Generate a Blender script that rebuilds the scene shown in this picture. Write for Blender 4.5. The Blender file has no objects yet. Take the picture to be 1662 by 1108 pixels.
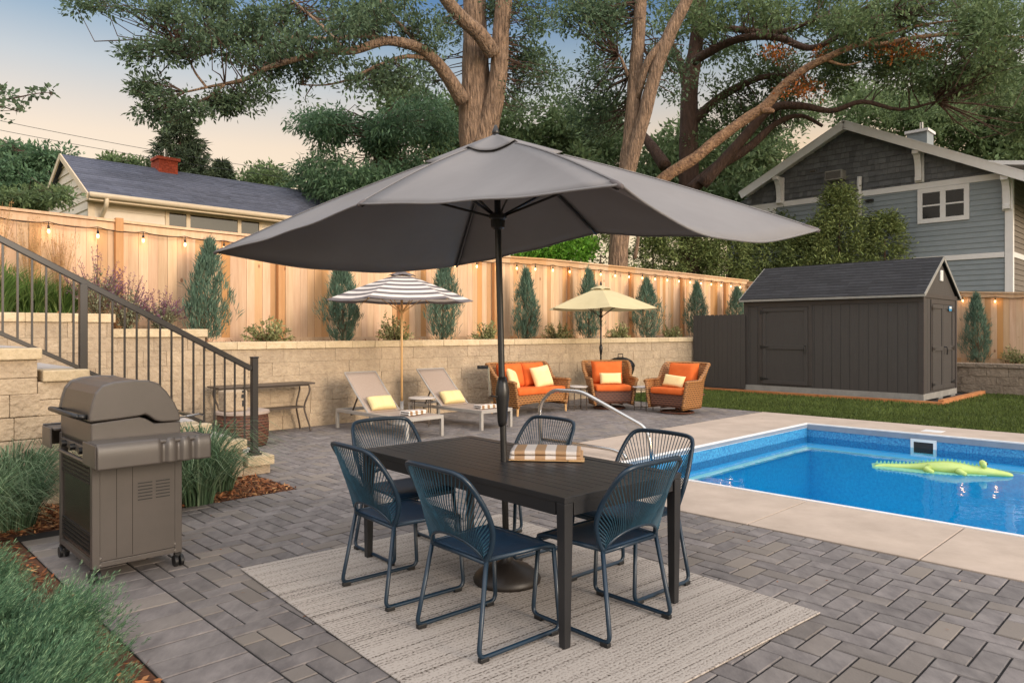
import bpy, math, random
import numpy as np
from mathutils import Vector, noise as mnoise
random.seed(7); RNG = np.random.default_rng(11)
S = bpy.context.scene
COL = S.collection
R = math.radians

# ------------------------------------------------------------------ camera
F, HY, CX, CZ = 1165.0, 538.0, 831.0, 1.513        # focal length and horizon in photo pixels, eye height in metres
cd = bpy.data.cameras.new('camera'); cam = bpy.data.objects.new('camera', cd); COL.objects.link(cam)
cam.location = (0, 0, CZ); cam.rotation_euler = (R(90), 0, 0)
cd.sensor_width = 36; cd.lens = 36*F/1662; cd.shift_y = -(554-HY)/1662
cd.clip_start = .05; cd.clip_end = 900
S.camera = cam
S.view_settings.view_transform = 'Standard'; S.view_settings.look = 'None'
S.view_settings.exposure = 0.72; S.view_settings.gamma = 1
S.render.resolution_x = 1024; S.render.resolution_y = 682

# ------------------------------------------------------------------ sky and sun
SUN_EL, SUN_AZ = 16, 132          # azimuth clockwise from +Y (behind and right of the camera)
w = bpy.data.worlds.new('World'); S.world = w; w.use_nodes = True
nt = w.node_tree; nt.nodes.clear(); N = nt.nodes.new; L = nt.links.new
out = N('ShaderNodeOutputWorld'); add = N('ShaderNodeAddShader')
b1 = N('ShaderNodeBackground'); b2 = N('ShaderNodeBackground')
sky = N('ShaderNodeTexSky'); sky.sky_type = 'NISHITA'; sky.sun_disc = False
sky.sun_elevation = R(SUN_EL); sky.sun_rotation = R(SUN_AZ)
b1.inputs[1].default_value = .05
tc = N('ShaderNodeTexCoord'); sx = N('ShaderNodeSeparateXYZ'); L(tc.outputs['Generated'], sx.inputs[0])
rmp = N('ShaderNodeValToRGB'); L(sx.outputs[2], rmp.inputs[0])
e = rmp.color_ramp.elements
e[0].position = 0.0; e[0].color = (.98, .66, .38, 1)
e[1].position = 1.0; e[1].color = (.62, .60, .60, 1)
for p, c in ((.17, (1.0, .58, .17, 1)), (.235, (.95, .59, .23, 1)), (.31, (.56, .48, .36, 1)), (.36, (.26, .31, .33, 1)), (.42, (.0, .08, .24, 1)), (.58, (.56, .53, .50, 1))):
    k = e.new(p); k.color = c
L(rmp.outputs[0], b2.inputs[0])
# neutral fill light added to the unseen sky overhead and behind the camera
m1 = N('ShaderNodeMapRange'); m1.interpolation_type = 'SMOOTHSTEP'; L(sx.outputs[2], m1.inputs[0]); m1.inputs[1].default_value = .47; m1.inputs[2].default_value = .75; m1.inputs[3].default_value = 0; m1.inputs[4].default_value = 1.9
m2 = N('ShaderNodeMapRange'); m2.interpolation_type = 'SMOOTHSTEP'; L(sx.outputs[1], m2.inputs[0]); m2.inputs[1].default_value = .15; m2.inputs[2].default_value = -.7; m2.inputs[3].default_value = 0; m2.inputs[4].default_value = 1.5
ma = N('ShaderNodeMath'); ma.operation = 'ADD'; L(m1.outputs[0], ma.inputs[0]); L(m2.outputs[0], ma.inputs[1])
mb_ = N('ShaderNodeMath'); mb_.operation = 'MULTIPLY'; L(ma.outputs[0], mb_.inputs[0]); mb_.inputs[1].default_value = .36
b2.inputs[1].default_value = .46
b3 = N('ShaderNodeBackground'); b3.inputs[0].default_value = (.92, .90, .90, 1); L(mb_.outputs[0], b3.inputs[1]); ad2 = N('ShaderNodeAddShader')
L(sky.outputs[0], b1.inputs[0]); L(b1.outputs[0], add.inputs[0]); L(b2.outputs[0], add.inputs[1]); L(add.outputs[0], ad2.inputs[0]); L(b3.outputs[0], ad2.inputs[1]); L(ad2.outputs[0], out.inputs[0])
sd = bpy.data.lights.new('sun', 'SUN'); sun = bpy.data.objects.new('sun', sd); COL.objects.link(sun)
sd.energy = 1.5; sd.angle = R(18); sd.color = (1, .85, .70)
dv = Vector((math.sin(R(SUN_AZ))*math.cos(R(SUN_EL)), math.cos(R(SUN_AZ))*math.cos(R(SUN_EL)), math.sin(R(SUN_EL))))
sun.rotation_euler = dv.to_track_quat('Z', 'Y').to_euler()

# ------------------------------------------------------------------ frames
YA = R(44.5)                                        # yard axes: local x = v, local y = u
cA, sA = math.cos(YA), math.sin(YA)
def W(v, u, z=0.0): return Vector((cA*v - sA*u, sA*v + cA*u, z))
def px(x, y, D): return Vector(((x-CX)*D/F, D, CZ+(HY-y)*D/F))
TA = R(41.3)                                        # table axes

# ------------------------------------------------------------------ helpers
class MB:
    def __init__(s): s.v = []; s.f = []
    def face(s, pts):
        n = len(s.v); s.v += [tuple(p) for p in pts]; s.f.append(tuple(range(n, n+len(pts))))
    def box(s, x0, x1, y0, y1, z0, z1, tf=None):
        p = [(x, y, z) for z in (z0, z1) for x, y in ((x0, y0), (x1, y0), (x1, y1), (x0, y1))]
        if tf: p = [tuple(tf(Vector(q))) for q in p]
        n = len(s.v); s.v += p
        s.f += [tuple(n+i for i in q) for q in ((0,3,2,1),(4,5,6,7),(0,1,5,4),(1,2,6,5),(2,3,7,6),(3,0,4,7))]
    def cbox(s, c, d, tf=None): s.box(c[0]-d[0]/2, c[0]+d[0]/2, c[1]-d[1]/2, c[1]+d[1]/2, c[2]-d[2]/2, c[2]+d[2]/2, tf)
    def bar(s, a, b, w, h, up=(0, 0, 1)):
        a = Vector(a); b = Vector(b); t = (b-a).normalized(); up = Vector(up)
        if abs(t.dot(up)) > .98: up = Vector((0, 1, 0))
        sd_ = t.cross(up).normalized(); u2 = sd_.cross(t)
        p = [q + sd_*i*w/2 + u2*j*h/2 for q in (a, b) for i, j in ((-1,-1),(1,-1),(1,1),(-1,1))]
        n = len(s.v); s.v += [tuple(q) for q in p]
        s.f += [tuple(n+i for i in q) for q in ((0,3,2,1),(4,5,6,7),(0,1,5,4),(1,2,6,5),(2,3,7,6),(3,0,4,7))]
    def tube(s, pts, r, n=8, closed=False, cap=True, rough=0):
        pts = [Vector(p) for p in pts]; m = len(pts)
        rs = r if isinstance(r, (list, tuple)) else [r]*m
        base = len(s.v); prev = None
        for i in range(m):
            if closed: t = pts[(i+1) % m]-pts[i-1]
            else: t = pts[min(i+1, m-1)]-pts[max(i-1, 0)]
            if t.length < 1e-9: t = Vector((0, 0, 1))
            t.normalize()
            if prev is None:
                a = Vector((0, 0, 1)) if abs(t.z) < .9 else Vector((1, 0, 0)); nn = t.cross(a).normalized()
            else:
                nn = prev - t*prev.dot(t)
                if nn.length < 1e-6: nn = t.orthogonal()
                nn.normalize()
            prev = nn; bb = t.cross(nn)
            for k in range(n):
                th = 2*math.pi*k/n; rr = rs[i]
                if rough: rr *= 1+rough*mnoise.noise(Vector((k*.9, pts[i].z*2.3+pts[i].x*2, pts[i].y)))
                s.v.append(tuple(pts[i]+nn*math.cos(th)*rr+bb*math.sin(th)*rr))
        for i in range(m if closed else m-1):
            a = base+i*n; b = base+((i+1) % m)*n
            for k in range(n):
                s.f.append((a+k, a+(k+1) % n, b+(k+1) % n, b+k))
        if cap and not closed:
            s.f.append(tuple(base+k for k in range(n))[::-1]); s.f.append(tuple(base+(m-1)*n+k for k in range(n)))
    def lathe(s, prof, n=24, c=(0, 0, 0), sc=(1, 1)):
        base = len(s.v)
        for r, z in prof:
            for k in range(n):
                th = 2*math.pi*k/n; s.v.append((c[0]+r*math.cos(th)*sc[0], c[1]+r*math.sin(th)*sc[1], c[2]+z))
        for i in range(len(prof)-1):
            for k in range(n):
                s.f.append((base+i*n+k, base+i*n+(k+1) % n, base+(i+1)*n+(k+1) % n, base+(i+1)*n+k))
        s.f.append(tuple(base+k for k in range(n))[::-1]); s.f.append(tuple(base+(len(prof)-1)*n+k for k in range(n)))
    def prism(s, poly, a, b, tf):
        """poly: 2-D outline; extruded from a to b; tf(p, q, t) -> 3-D"""
        n = len(s.v); m = len(poly)
        s.v += [tuple(tf(p, q, a)) for p, q in poly] + [tuple(tf(p, q, b)) for p, q in poly]
        s.f.append(tuple(range(n, n+m))[::-1]); s.f.append(tuple(range(n+m, n+2*m)))
        for i in range(m): s.f.append((n+i, n+(i+1) % m, n+m+(i+1) % m, n+m+i))
    def grid(s, fn, nu, nv):
        base = len(s.v)
        for j in range(nv+1):
            for i in range(nu+1): s.v.append(tuple(fn(i/nu, j/nv)))
        for j in range(nv):
            for i in range(nu):
                a = base+j*(nu+1)+i; s.f.append((a, a+1, a+nu+2, a+nu+1))
    def pillow(s, w_, h_, t_, n=10, tf=lambda p: p, k=.5):
        """soft cushion: w along x, h along y, thickness t along z"""
        for sg in (1, -1):
            def fn(a, b):
                x = a*2-1; y = b*2-1
                e_ = max(0, (1-abs(x)**4)*(1-abs(y)**4))**k
                pin = 1-.05*(1-abs(y)**2)*abs(x)**3 if True else 1
                piy = 1-.05*(1-abs(x)**2)*abs(y)**3
                return tf(Vector((x*w_/2*pin, y*h_/2*piy, sg*t_/2*e_)))
            s.grid(fn, n, n) if sg > 0 else s.grid(lambda a, b: fn(1-a, b), n, n)
    def xf(s, tf):
        s.v = [tuple(tf(Vector(p))) for p in s.v]; return s
    def build(s, name, mat, parent=None, smooth=False, world=False, bevel=0, solid=0, sub=0, weld=False):
        me = bpy.data.meshes.new(name)
        vs = s.v
        if world and parent is not None:
            o_ = parent.location; vs = [(p[0]-o_.x, p[1]-o_.y, p[2]-o_.z) for p in vs]
        me.from_pydata(vs, [], s.f); me.validate()
        me.materials.append(mat)
        if smooth: me.polygons.foreach_set('use_smooth', [True]*len(me.polygons))
        o = bpy.data.objects.new(name, me); COL.objects.link(o)
        if parent is not None: o.parent = parent
        if weld: m = o.modifiers.new('weld', 'WELD'); m.merge_threshold = .0008
        if solid: m = o.modifiers.new('solid', 'SOLIDIFY'); m.thickness = solid; m.offset = 0
        if bevel: m = o.modifiers.new('bevel', 'BEVEL'); m.width = bevel; m.segments = 2; m.limit_method = 'ANGLE'
        if sub: m = o.modifiers.new('sub', 'SUBSURF'); m.levels = sub; m.render_levels = sub
        return o
def tag(o, label=None, cat=None, group=None, kind=None):
    if label: o['label'] = label
    if cat: o['category'] = cat
    if group: o['group'] = group
    if kind: o['kind'] = kind
    return o
def thing(name, label, cat, loc=(0, 0, 0), rz=0, group=None):
    o = bpy.data.objects.new(name, None); COL.objects.link(o); o.empty_display_size = .1
    o.location = loc; o.rotation_euler = (0, 0, rz); return tag(o, label, cat, group)
def dup(o, loc=None, rz=None, label=None, parent=None, scale=None):
    c = o.copy(); COL.objects.link(c); c.parent = parent
    if loc is not None: c.location = loc
    if rz is not None: c.rotation_euler = (0, 0, rz)
    if scale is not None: c.scale = scale
    if label: c['label'] = label
    for ch in list(o.children): dup(ch, parent=c)
    return c
def struct(name, mb, mat, **k): return tag(mb.build(name, mat, **k), kind='structure')
def hexc(h):
    c = [int(h[i:i+2], 16)/255 for i in (0, 2, 4)]
    return tuple((x/12.92 if x <= .04045 else ((x+.055)/1.055)**2.4) for x in c)+(1,)
def rot2(p, a, o=(0, 0)):
    c, s_ = math.cos(a), math.sin(a); return Vector((o[0]+p[0]*c-p[1]*s_, o[1]+p[0]*s_+p[1]*c, p[2]))

# ------------------------------------------------------------------ materials
def mat(name, c1, c2=None, rough=.6, metal=0, nscale=6, island=0., bump=0., bscale=40, stretch=(1, 1, 1), spec=.5,
        transl=0, c3=None, coat=0, bdist=.01, dirt=None, rotz=0, hue=0.):
    m = bpy.data.materials.new(name); m.use_nodes = True; t = m.node_tree; t.nodes.clear(); N = t.nodes.new; L = t.links.new
    o = N('ShaderNodeOutputMaterial'); p = N('ShaderNodeBsdfPrincipled'); L(p.outputs[0], o.inputs[0])
    c1 = hexc(c1) if isinstance(c1, str) else c1; c2 = c1 if c2 is None else (hexc(c2) if isinstance(c2, str) else c2)
    tc = N('ShaderNodeTexCoord'); mp = N('ShaderNodeMapping'); L(tc.outputs['Object'], mp.inputs[0])
    mp.inputs['Scale'].default_value = stretch; mp.inputs['Rotation'].default_value = (0, 0, rotz)
    no = N('ShaderNodeTexNoise'); no.inputs['Scale'].default_value = nscale; no.inputs['Detail'].default_value = 8; no.inputs['Roughness'].default_value = .65
    vec = mp.outputs[0]
    if island:
        ge = N('ShaderNodeNewGeometry'); ad = N('ShaderNodeVectorMath'); ad.operation = 'ADD'; sc = N('ShaderNodeMath'); sc.operation = 'MULTIPLY'; sc.inputs[1].default_value = 37
        L(ge.outputs['Random Per Island'], sc.inputs[0]); L(mp.outputs[0], ad.inputs[0]); L(sc.outputs[0], ad.inputs[1]); vec = ad.outputs[0]
    L(vec, no.inputs['Vector'])
    rp = N('ShaderNodeValToRGB'); rp.color_ramp.elements[0].position = .32; rp.color_ramp.elements[1].position = .68
    rp.color_ramp.elements[0].color = c1; rp.color_ramp.elements[1].color = c2; L(no.outputs[0], rp.inputs[0]); col = rp.outputs[0]
    if c3 is not None:
        c3 = hexc(c3) if isinstance(c3, str) else c3
        mx = N('ShaderNodeMix'); mx.data_type = 'RGBA'; L(col, mx.inputs[6]); mx.inputs[7].default_value = c3
        wn = N('ShaderNodeTexWhiteNoise'); wn.noise_dimensions = '1D'
        if not island: ge = N('ShaderNodeNewGeometry')
        L(ge.outputs['Random Per Island'], wn.inputs['W'])
        r2 = N('ShaderNodeValToRGB'); r2.color_ramp.elements[0].position = .62; r2.color_ramp.elements[1].position = .98; L(wn.outputs[0], r2.inputs[0]); L(r2.outputs[0], mx.inputs[0]); col = mx.outputs[2]
    if island:
        hs = N('ShaderNodeHueSaturation'); mr = N('ShaderNodeMapRange'); L(ge.outputs['Random Per Island'], mr.inputs[0])
        mr.inputs[3].default_value = 1-island; mr.inputs[4].default_value = 1+island; L(mr.outputs[0], hs.inputs['Value']); L(col, hs.inputs['Color']); col = hs.outputs[0]
        if hue:
            w2 = N('ShaderNodeTexWhiteNoise'); w2.noise_dimensions = '1D'; L(ge.outputs['Random Per Island'], w2.inputs['W'])
            m2 = N('ShaderNodeMapRange'); m2.inputs[3].default_value = .5-hue; m2.inputs[4].default_value = .5+hue; L(w2.outputs[0], m2.inputs[0]); L(m2.outputs[0], hs.inputs['Hue'])
    if dirt:
        n3 = N('ShaderNodeTexNoise'); n3.inputs['Scale'].default_value = dirt[0]; n3.inputs['Detail'].default_value = 5; L(tc.outputs['Object'], n3.inputs['Vector'])
        r3 = N('ShaderNodeValToRGB'); r3.color_ramp.elements[0].position = .4; r3.color_ramp.elements[1].position = .7
        r3.color_ramp.elements[0].color = (1-dirt[1],)*3+(1,); L(n3.outputs[0], r3.inputs[0])
        m3 = N('ShaderNodeMix'); m3.data_type = 'RGBA'; m3.blend_type = 'MULTIPLY'; m3.inputs[0].default_value = 1; L(col, m3.inputs[6]); L(r3.outputs[0], m3.inputs[7]); col = m3.outputs[2]
    L(col, p.inputs['Base Color']); p.inputs['Roughness'].default_value = rough; p.inputs['Metallic'].default_value = metal
    p.inputs['Specular IOR Level'].default_value = spec; p.inputs['Coat Weight'].default_value = coat
    if bump:
        bn = N('ShaderNodeBump'); bn.inputs['Strength'].default_value = bump; bn.inputs['Distance'].default_value = bdist
        n2 = N('ShaderNodeTexNoise'); n2.inputs['Scale'].default_value = bscale; n2.inputs['Detail'].default_value = 6; L(vec, n2.inputs['Vector'])
        L(n2.outputs[0], bn.inputs['Height']); L(bn.outputs[0], p.inputs['Normal'])
    if transl:
        tr = N('ShaderNodeBsdfTranslucent'); L(col, tr.inputs[0]); ms = N('ShaderNodeMixShader'); ms.inputs[0].default_value = transl
        L(p.outputs[0], ms.inputs[1]); L(tr.outputs[0], ms.inputs[2]); L(ms.outputs[0], o.inputs[0])
    return m
def stripes(name, ca, cb, scale, axis='X', rough=.85, ratio=.5, coords='Object', bump=.3, radial=False, phase=0):
    m = bpy.data.materials.new(name); m.use_nodes = True; t = m.node_tree; N = t.nodes.new; L = t.links.new
    p = t.nodes['Principled BSDF']; p.inputs['Roughness'].default_value = rough; p.inputs['Specular IOR Level'].default_value = .2
    tc = N('ShaderNodeTexCoord'); s_ = N('ShaderNodeSeparateXYZ'); L(tc.outputs[coords], s_.inputs[0])
    mu = N('ShaderNodeMath'); mu.operation = 'MULTIPLY_ADD'; L(s_.outputs['XYZ'.index(axis)], mu.inputs[0]); mu.inputs[1].default_value = scale; mu.inputs[2].default_value = phase+100
    fr = N('ShaderNodeMath'); fr.operation = 'FRACT'; L(mu.outputs[0], fr.inputs[0])
    gt = N('ShaderNodeMath'); gt.operation = 'GREATER_THAN'; L(fr.outputs[0], gt.inputs[0]); gt.inputs[1].default_value = ratio
    mx = N('ShaderNodeMix'); mx.data_type = 'RGBA'; L(gt.outputs[0], mx.inputs[0]); mx.inputs[6].default_value = hexc(ca); mx.inputs[7].default_value = hexc(cb)
    L(mx.outputs[2], p.inputs['Base Color'])
    no = N('ShaderNodeTexNoise'); no.inputs['Scale'].default_value = 180; L(tc.outputs['Object'], no.inputs['Vector'])
    bn = N('ShaderNodeBump'); bn.inputs['Strength'].default_value = bump; bn.inputs['Distance'].default_value = .003; L(no.outputs[0], bn.inputs['Height']); L(bn.outputs[0], p.inputs['Normal'])
    return m

M = {}
M['paver'] = mat('paver', '625c5a', '837c78', rough=.8, nscale=7, island=.17, bump=.45, bscale=60, bdist=.004, c3='7c726a', stretch=(1.6, .7, 1), hue=.008, dirt=(1.3, .16))
M['joint'] = mat('joint_sand', '141211', '1e1b1a', rough=.95, nscale=30)
M['concrete'] = mat('concrete', 'ab9a8a', 'bba999', rough=.85, nscale=3, bump=.25, bscale=140, bdist=.003, dirt=(1.2, .12))
M['coping'] = mat('coping_trim', 'cfcdcb', 'dcdad8', rough=.45)
M['grass_ground'] = mat('lawn_soil', '33401c', '45521f', rough=.95, nscale=14, bump=.5, bscale=90)
M['grass'] = mat('grass', '46582a', '6a763c', dirt=(.9, .3), rough=.8, nscale=1.5, island=.35, transl=.25, spec=.2)
M['soil'] = mat('mulch_soil', '4a2c1b', '5f3a22', rough=.95, nscale=25, bump=.8, bscale=60)
M['chip'] = mat('mulch_chip', '7a4424', '8f5a33', rough=.9, nscale=20, island=.5, c3='b08558')
M['block'] = mat('split_block', 'a8947c', 'bda98e', rough=.95, nscale=9, island=.06, bump=1, bscale=22, bdist=.028, dirt=(2.2, .14))
M['block_dk'] = mat('grey_split_block', '77695a', '938473', rough=.95, nscale=9, island=.14, bump=1, bscale=22, bdist=.03)
M['cap'] = mat('wall_cap', 'b8a483', 'ccb898', rough=.9, nscale=9, island=.1, bump=.9, bscale=26, bdist=.015)
M['cap_top'] = mat('cap_tread', 'a8a09a', 'b8b0a8', rough=.9, nscale=9, island=.1, bump=.5, bscale=60)
M['cedar'] = mat('cedar_board', 'c4a07c', 'd6b694', rough=.75, nscale=2.2, island=.15, bump=.25, bscale=40, stretch=(7, 7, .55), c3='bd8450', bdist=.004, hue=.008, dirt=(1.1, .1))
M['cedar_dk'] = mat('cedar_post', 'b3804f', 'c69565', rough=.75, nscale=2.2, island=.12, bump=.3, bscale=40, stretch=(7, 7, .6), bdist=.004)
M['timber'] = mat('landscape_timber', '9a5f34', 'b87c4b', rough=.8, nscale=3, island=.15, bump=.3)
M['shedwall'] = mat('dark_panel_paint', '393532', '403c38', rough=.7, nscale=4, bump=.3, bscale=30, stretch=(14, 14, .8), bdist=.004, island=.03)
M['shedtrim'] = mat('dark_trim_paint', '37312d', '3d3733', rough=.65, nscale=4)
M['shingle'] = mat('dark_shingle', '1f1f22', '2b2b2e', rough=.95, nscale=7, island=.28, bump=.6, bscale=120, bdist=.004)
M['shingle_blue'] = mat('blue_shingle', '444857', '585c6b', rough=.95, nscale=7, island=.2, bump=.6, bscale=90, bdist=.006)
M['shingle_grey'] = mat('grey_shingle', '5c5653', '706a66', rough=.95, nscale=7, island=.15, bump=.6, bscale=90, bdist=.006)
M['skirt'] = mat('weathered_plywood', '7d7a74', '918e86', rough=.9, nscale=5, bump=.3)
M['black'] = mat('black_iron', '0f0f10', '161616', rough=.5)
M['blackpl'] = mat('black_plastic', '121213', '1a1a1b', rough=.45)
M['rail'] = mat('bronze_rail', '211d1b', '282320', rough=.38, nscale=3)
M['table'] = mat('table_metal', '1c1c1e', '232325', rough=.42, nscale=3, bump=.1, bscale=200, island=.06)
M['navy'] = mat('navy_metal', '09202f', '0c283b', rough=.4, nscale=6, coat=.1)
M['strap'] = mat('navy_cord', '10303f', '19465a', rough=.6, nscale=30, island=.12)
M['sling'] = mat('navy_sling', '0b2438', '0f2e46', rough=.55, nscale=18, bump=.5, bscale=160, bdist=.003)
M['canvas'] = mat('grey_canvas', '8b8888', '939090', rough=.95, nscale=2, spec=.15, transl=.27, bump=.15, bscale=260, bdist=.002)
M['canvas_y'] = mat('yellow_canvas', 'c8ba92', 'd2c49c', rough=.95, nscale=2, spec=.15, transl=.18)
M['canvas_w'] = mat('white_canvas', 'd8d0c8', 'e0d8d0', rough=.95, nscale=2, spec=.15, transl=.18)
M['canvas_g'] = mat('grey_stripe_canvas', '6d6666', '767070', rough=.95, nscale=2, spec=.15, transl=.12)
M['pole_dk'] = mat('dark_pole', '1b1a1a', '222121', rough=.35)
M['pole_wood'] = mat('wood_pole', 'c09560', 'd2a973', rough=.5, nscale=4, stretch=(8, 8, .5))
M['bronze'] = mat('bronze_cast', '1b1613', '241e19', rough=.5, nscale=10)
M['grill'] = mat('taupe_enamel', '46413d', '4d4743', rough=.38, nscale=3, bump=.1, bscale=200, spec=.5)
M['grill_dk'] = mat('dark_enamel', '2b2623', '332d29', rough=.25, nscale=3)
M['grill_lid'] = mat('lid_enamel', '302e2d', '383533', rough=.3, nscale=3)
M['steel'] = mat('stainless_steel', 'b9b6b2', 'c6c3be', rough=.22, metal=1)
M['alum'] = mat('silver_frame', 'a7a29c', 'b4afa8', rough=.4, metal=.35)
M['taupe'] = mat('taupe_sling', '9c8a7c', 'a59385', rough=.8, nscale=50, bump=.3, bscale=300, bdist=.002)
M['orange'] = mat('orange_cushion', 'cc5f2a', 'd66c36', rough=.9, nscale=5, bump=.25, bscale=18, bdist=.012, spec=.15)
M['cream'] = mat('cream_pillow', 'e0c78f', 'e8d29d', rough=.95, nscale=6, bump=.3, bscale=14, bdist=.012, spec=.15)
M['yellowp'] = mat('yellow_pillow', 'd6c08a', 'e0cc98', rough=.95, nscale=40, bump=.3, bscale=16, bdist=.01, spec=.15, stretch=(1, .1, 1))
M['tabletop'] = mat('pale_stone', 'b9b0a8', 'c6beb6', rough=.5, nscale=12)
M['console'] = mat('bronze_table', '41362d', '4d4137', rough=.45, nscale=6)
M['towel'] = stripes('striped_towel', 'd2c9c2', 'a88868', 8.0, 'X', ratio=.5)
M['towel_s'] = stripes('striped_towel_small', 'd9d2cc', '9c7c5c', 9, 'X', ratio=.55)
M['towel_e'] = mat('tan_towel_edge', 'c09868', 'cca878', rough=.95, bump=.4, bscale=120, bdist=.003)
M['pool'] = mat('pool_liner', (.0,.42,.72,1), (.03,.62,.88,1), rough=.5, nscale=26)
M['pool_step'] = mat('pool_step_liner', (.06,.42,.78,1), (.10,.50,.85,1), rough=.5, nscale=60)
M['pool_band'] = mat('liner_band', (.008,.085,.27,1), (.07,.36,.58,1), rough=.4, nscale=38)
M['track'] = mat('grey_track', '76818f', '808b98', rough=.4)
M['glass2'] = mat('bright_window_glass', '2a2a26', '34332e', rough=.03, spec=1.0)
M['white'] = mat('white_plastic', 'd6d6d4', 'dededc', rough=.4)
M['float'] = mat('green_vinyl', 'b0c868', 'c2d682', rough=.25, nscale=3, transl=.2, coat=.3)
M['float_t'] = mat('teal_vinyl', '86cbb0', '9ad8c0', rough=.25, nscale=3, transl=.3, coat=.3)
M['siding_cream'] = mat('cream_siding', 'd0c3b0', 'd8ccba', rough=.7, nscale=3, island=.03)
M['trim_cream'] = mat('cream_trim', 'c4b196', 'cdbba0', rough=.6)
M['siding_blue'] = mat('blue_siding', '7f878a', '888f92', rough=.75, nscale=3, island=.03, bump=.1)
M['shake'] = mat('grey_shake', '5a5b5d', '6a6b6c', rough=.85, nscale=5, island=.25, bump=.3)
M['trim_white'] = mat('white_trim', 'd4d0cc', 'dcd8d4', rough=.6, nscale=3)
M['brown_side'] = mat('brown_siding', '6b6259', '756c62', rough=.8, island=.04)
M['brick'] = mat('red_brick', '8d3a26', 'a1482f', rough=.9, nscale=8, island=.2, bump=.4)
M['glass'] = mat('window_glass', '0c0e10', '14181a', rough=.08, spec=.25)
M['curtain'] = mat('curtain', 'c7b48c', 'd5c39c', rough=.8)
M['bark'] = mat('oak_bark', '544235', 'a88a70', rough=.95, nscale=7, bump=1, bscale=10, bdist=.14, stretch=(2.6, 2.6, .42))
M['bark_warm'] = mat('warm_bark', '62483a', 'b08a68', rough=.95, nscale=7, bump=1, bscale=12, bdist=.08, stretch=(1.2, 1.2, 1.2))
M['bark_dk'] = mat('dark_bark', '3d2c22', '574136', rough=.95, nscale=5, bump=1, bscale=9, bdist=.07, stretch=(2, 2, .5))
def leafm(n, a, b, isl=.4, tr=.35, c3=None): return mat(n, a, b, rough=.7, nscale=.9, island=isl, transl=tr, spec=.25, c3=c3, hue=.012)
M['oak'] = leafm('oak_leaf', '536543', '72835a')
M['oakr'] = leafm('oak_leaf_dark', '4a5c46', '677a5c')
M['locust'] = leafm('locust_leaf', '4c664f', '6c8862')
M['ever'] = leafm('evergreen_spray', '57663a', '7c8650', tr=.15)
M['spruce'] = leafm('spruce_needle', '33402f', '46513a', tr=.1)
M['lime'] = leafm('bright_leaf', '5a8a2c', '78a83c')
M['rust'] = leafm('rust_leaf', '98582a', 'b87238')
M['juni'] = leafm('juniper_needle', '46604f', '6e8672', tr=.15)
M['junil'] = leafm('low_juniper_needle', '33523a', '55785a', tr=.2, c3='8fa880')
M['shrub'] = leafm('variegated_leaf', '6d7a4a', '959a6c', c3='c2b88a')
M['reed'] = leafm('reed_blade', '3c5a2a', '5e7c3c', c3='8a9a5c')
M['reed2'] = leafm('blue_grass_blade', '40583f', '65805f', c3='90a080')
M['plume'] = leafm('grass_plume', 'b08a5a', 'c8a474', tr=.4)
M['sage'] = leafm('sage_stem', '7a8066', '98997c', tr=.3)
M['sagef'] = leafm('sage_flower', '6f4a60', '8f6680', tr=.3)
M['stem'] = mat('woody_stem', '5a4432', '6f563f', rough=.9)
def emis(name, col, st):
    m = bpy.data.materials.new(name); m.use_nodes = True; t = m.node_tree; p = t.nodes['Principled BSDF']
    p.inputs['Base Color'].default_value = col; p.inputs['Emission Color'].default_value = col; p.inputs['Emission Strength'].default_value = st; return m
M['bulb'] = emis('lit_bulb', (1, .58, .20, 1), 5)
def watermat():
    m = bpy.data.materials.new('pool_water'); m.use_nodes = True; t = m.node_tree; t.nodes.clear(); N = t.nodes.new; L = t.links.new
    o = N('ShaderNodeOutputMaterial'); tr = N('ShaderNodeBsdfTransparent'); tr.inputs[0].default_value = (.50, .96, 1, 1)
    gl = N('ShaderNodeBsdfGlossy'); gl.inputs['Roughness'].default_value = .015; fr = N('ShaderNodeFresnel'); fr.inputs[0].default_value = 1.24
    no = N('ShaderNodeTexNoise'); no.inputs['Scale'].default_value = 3.5; no.inputs['Detail'].default_value = 3; tc = N('ShaderNodeTexCoord'); L(tc.outputs['Object'], no.inputs['Vector'])
    bn = N('ShaderNodeBump'); bn.inputs['Strength'].default_value = .10; bn.inputs['Distance'].default_value = .03; L(no.outputs[0], bn.inputs['Height'])
    L(bn.outputs[0], gl.inputs['Normal']); L(bn.outputs[0], fr.inputs['Normal'])
    ms = N('ShaderNodeMixShader'); L(fr.outputs[0], ms.inputs[0]); L(tr.outputs[0], ms.inputs[1]); L(gl.outputs[0], ms.inputs[2]); L(ms.outputs[0], o.inputs[0]); return m
M['water'] = watermat()
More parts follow.
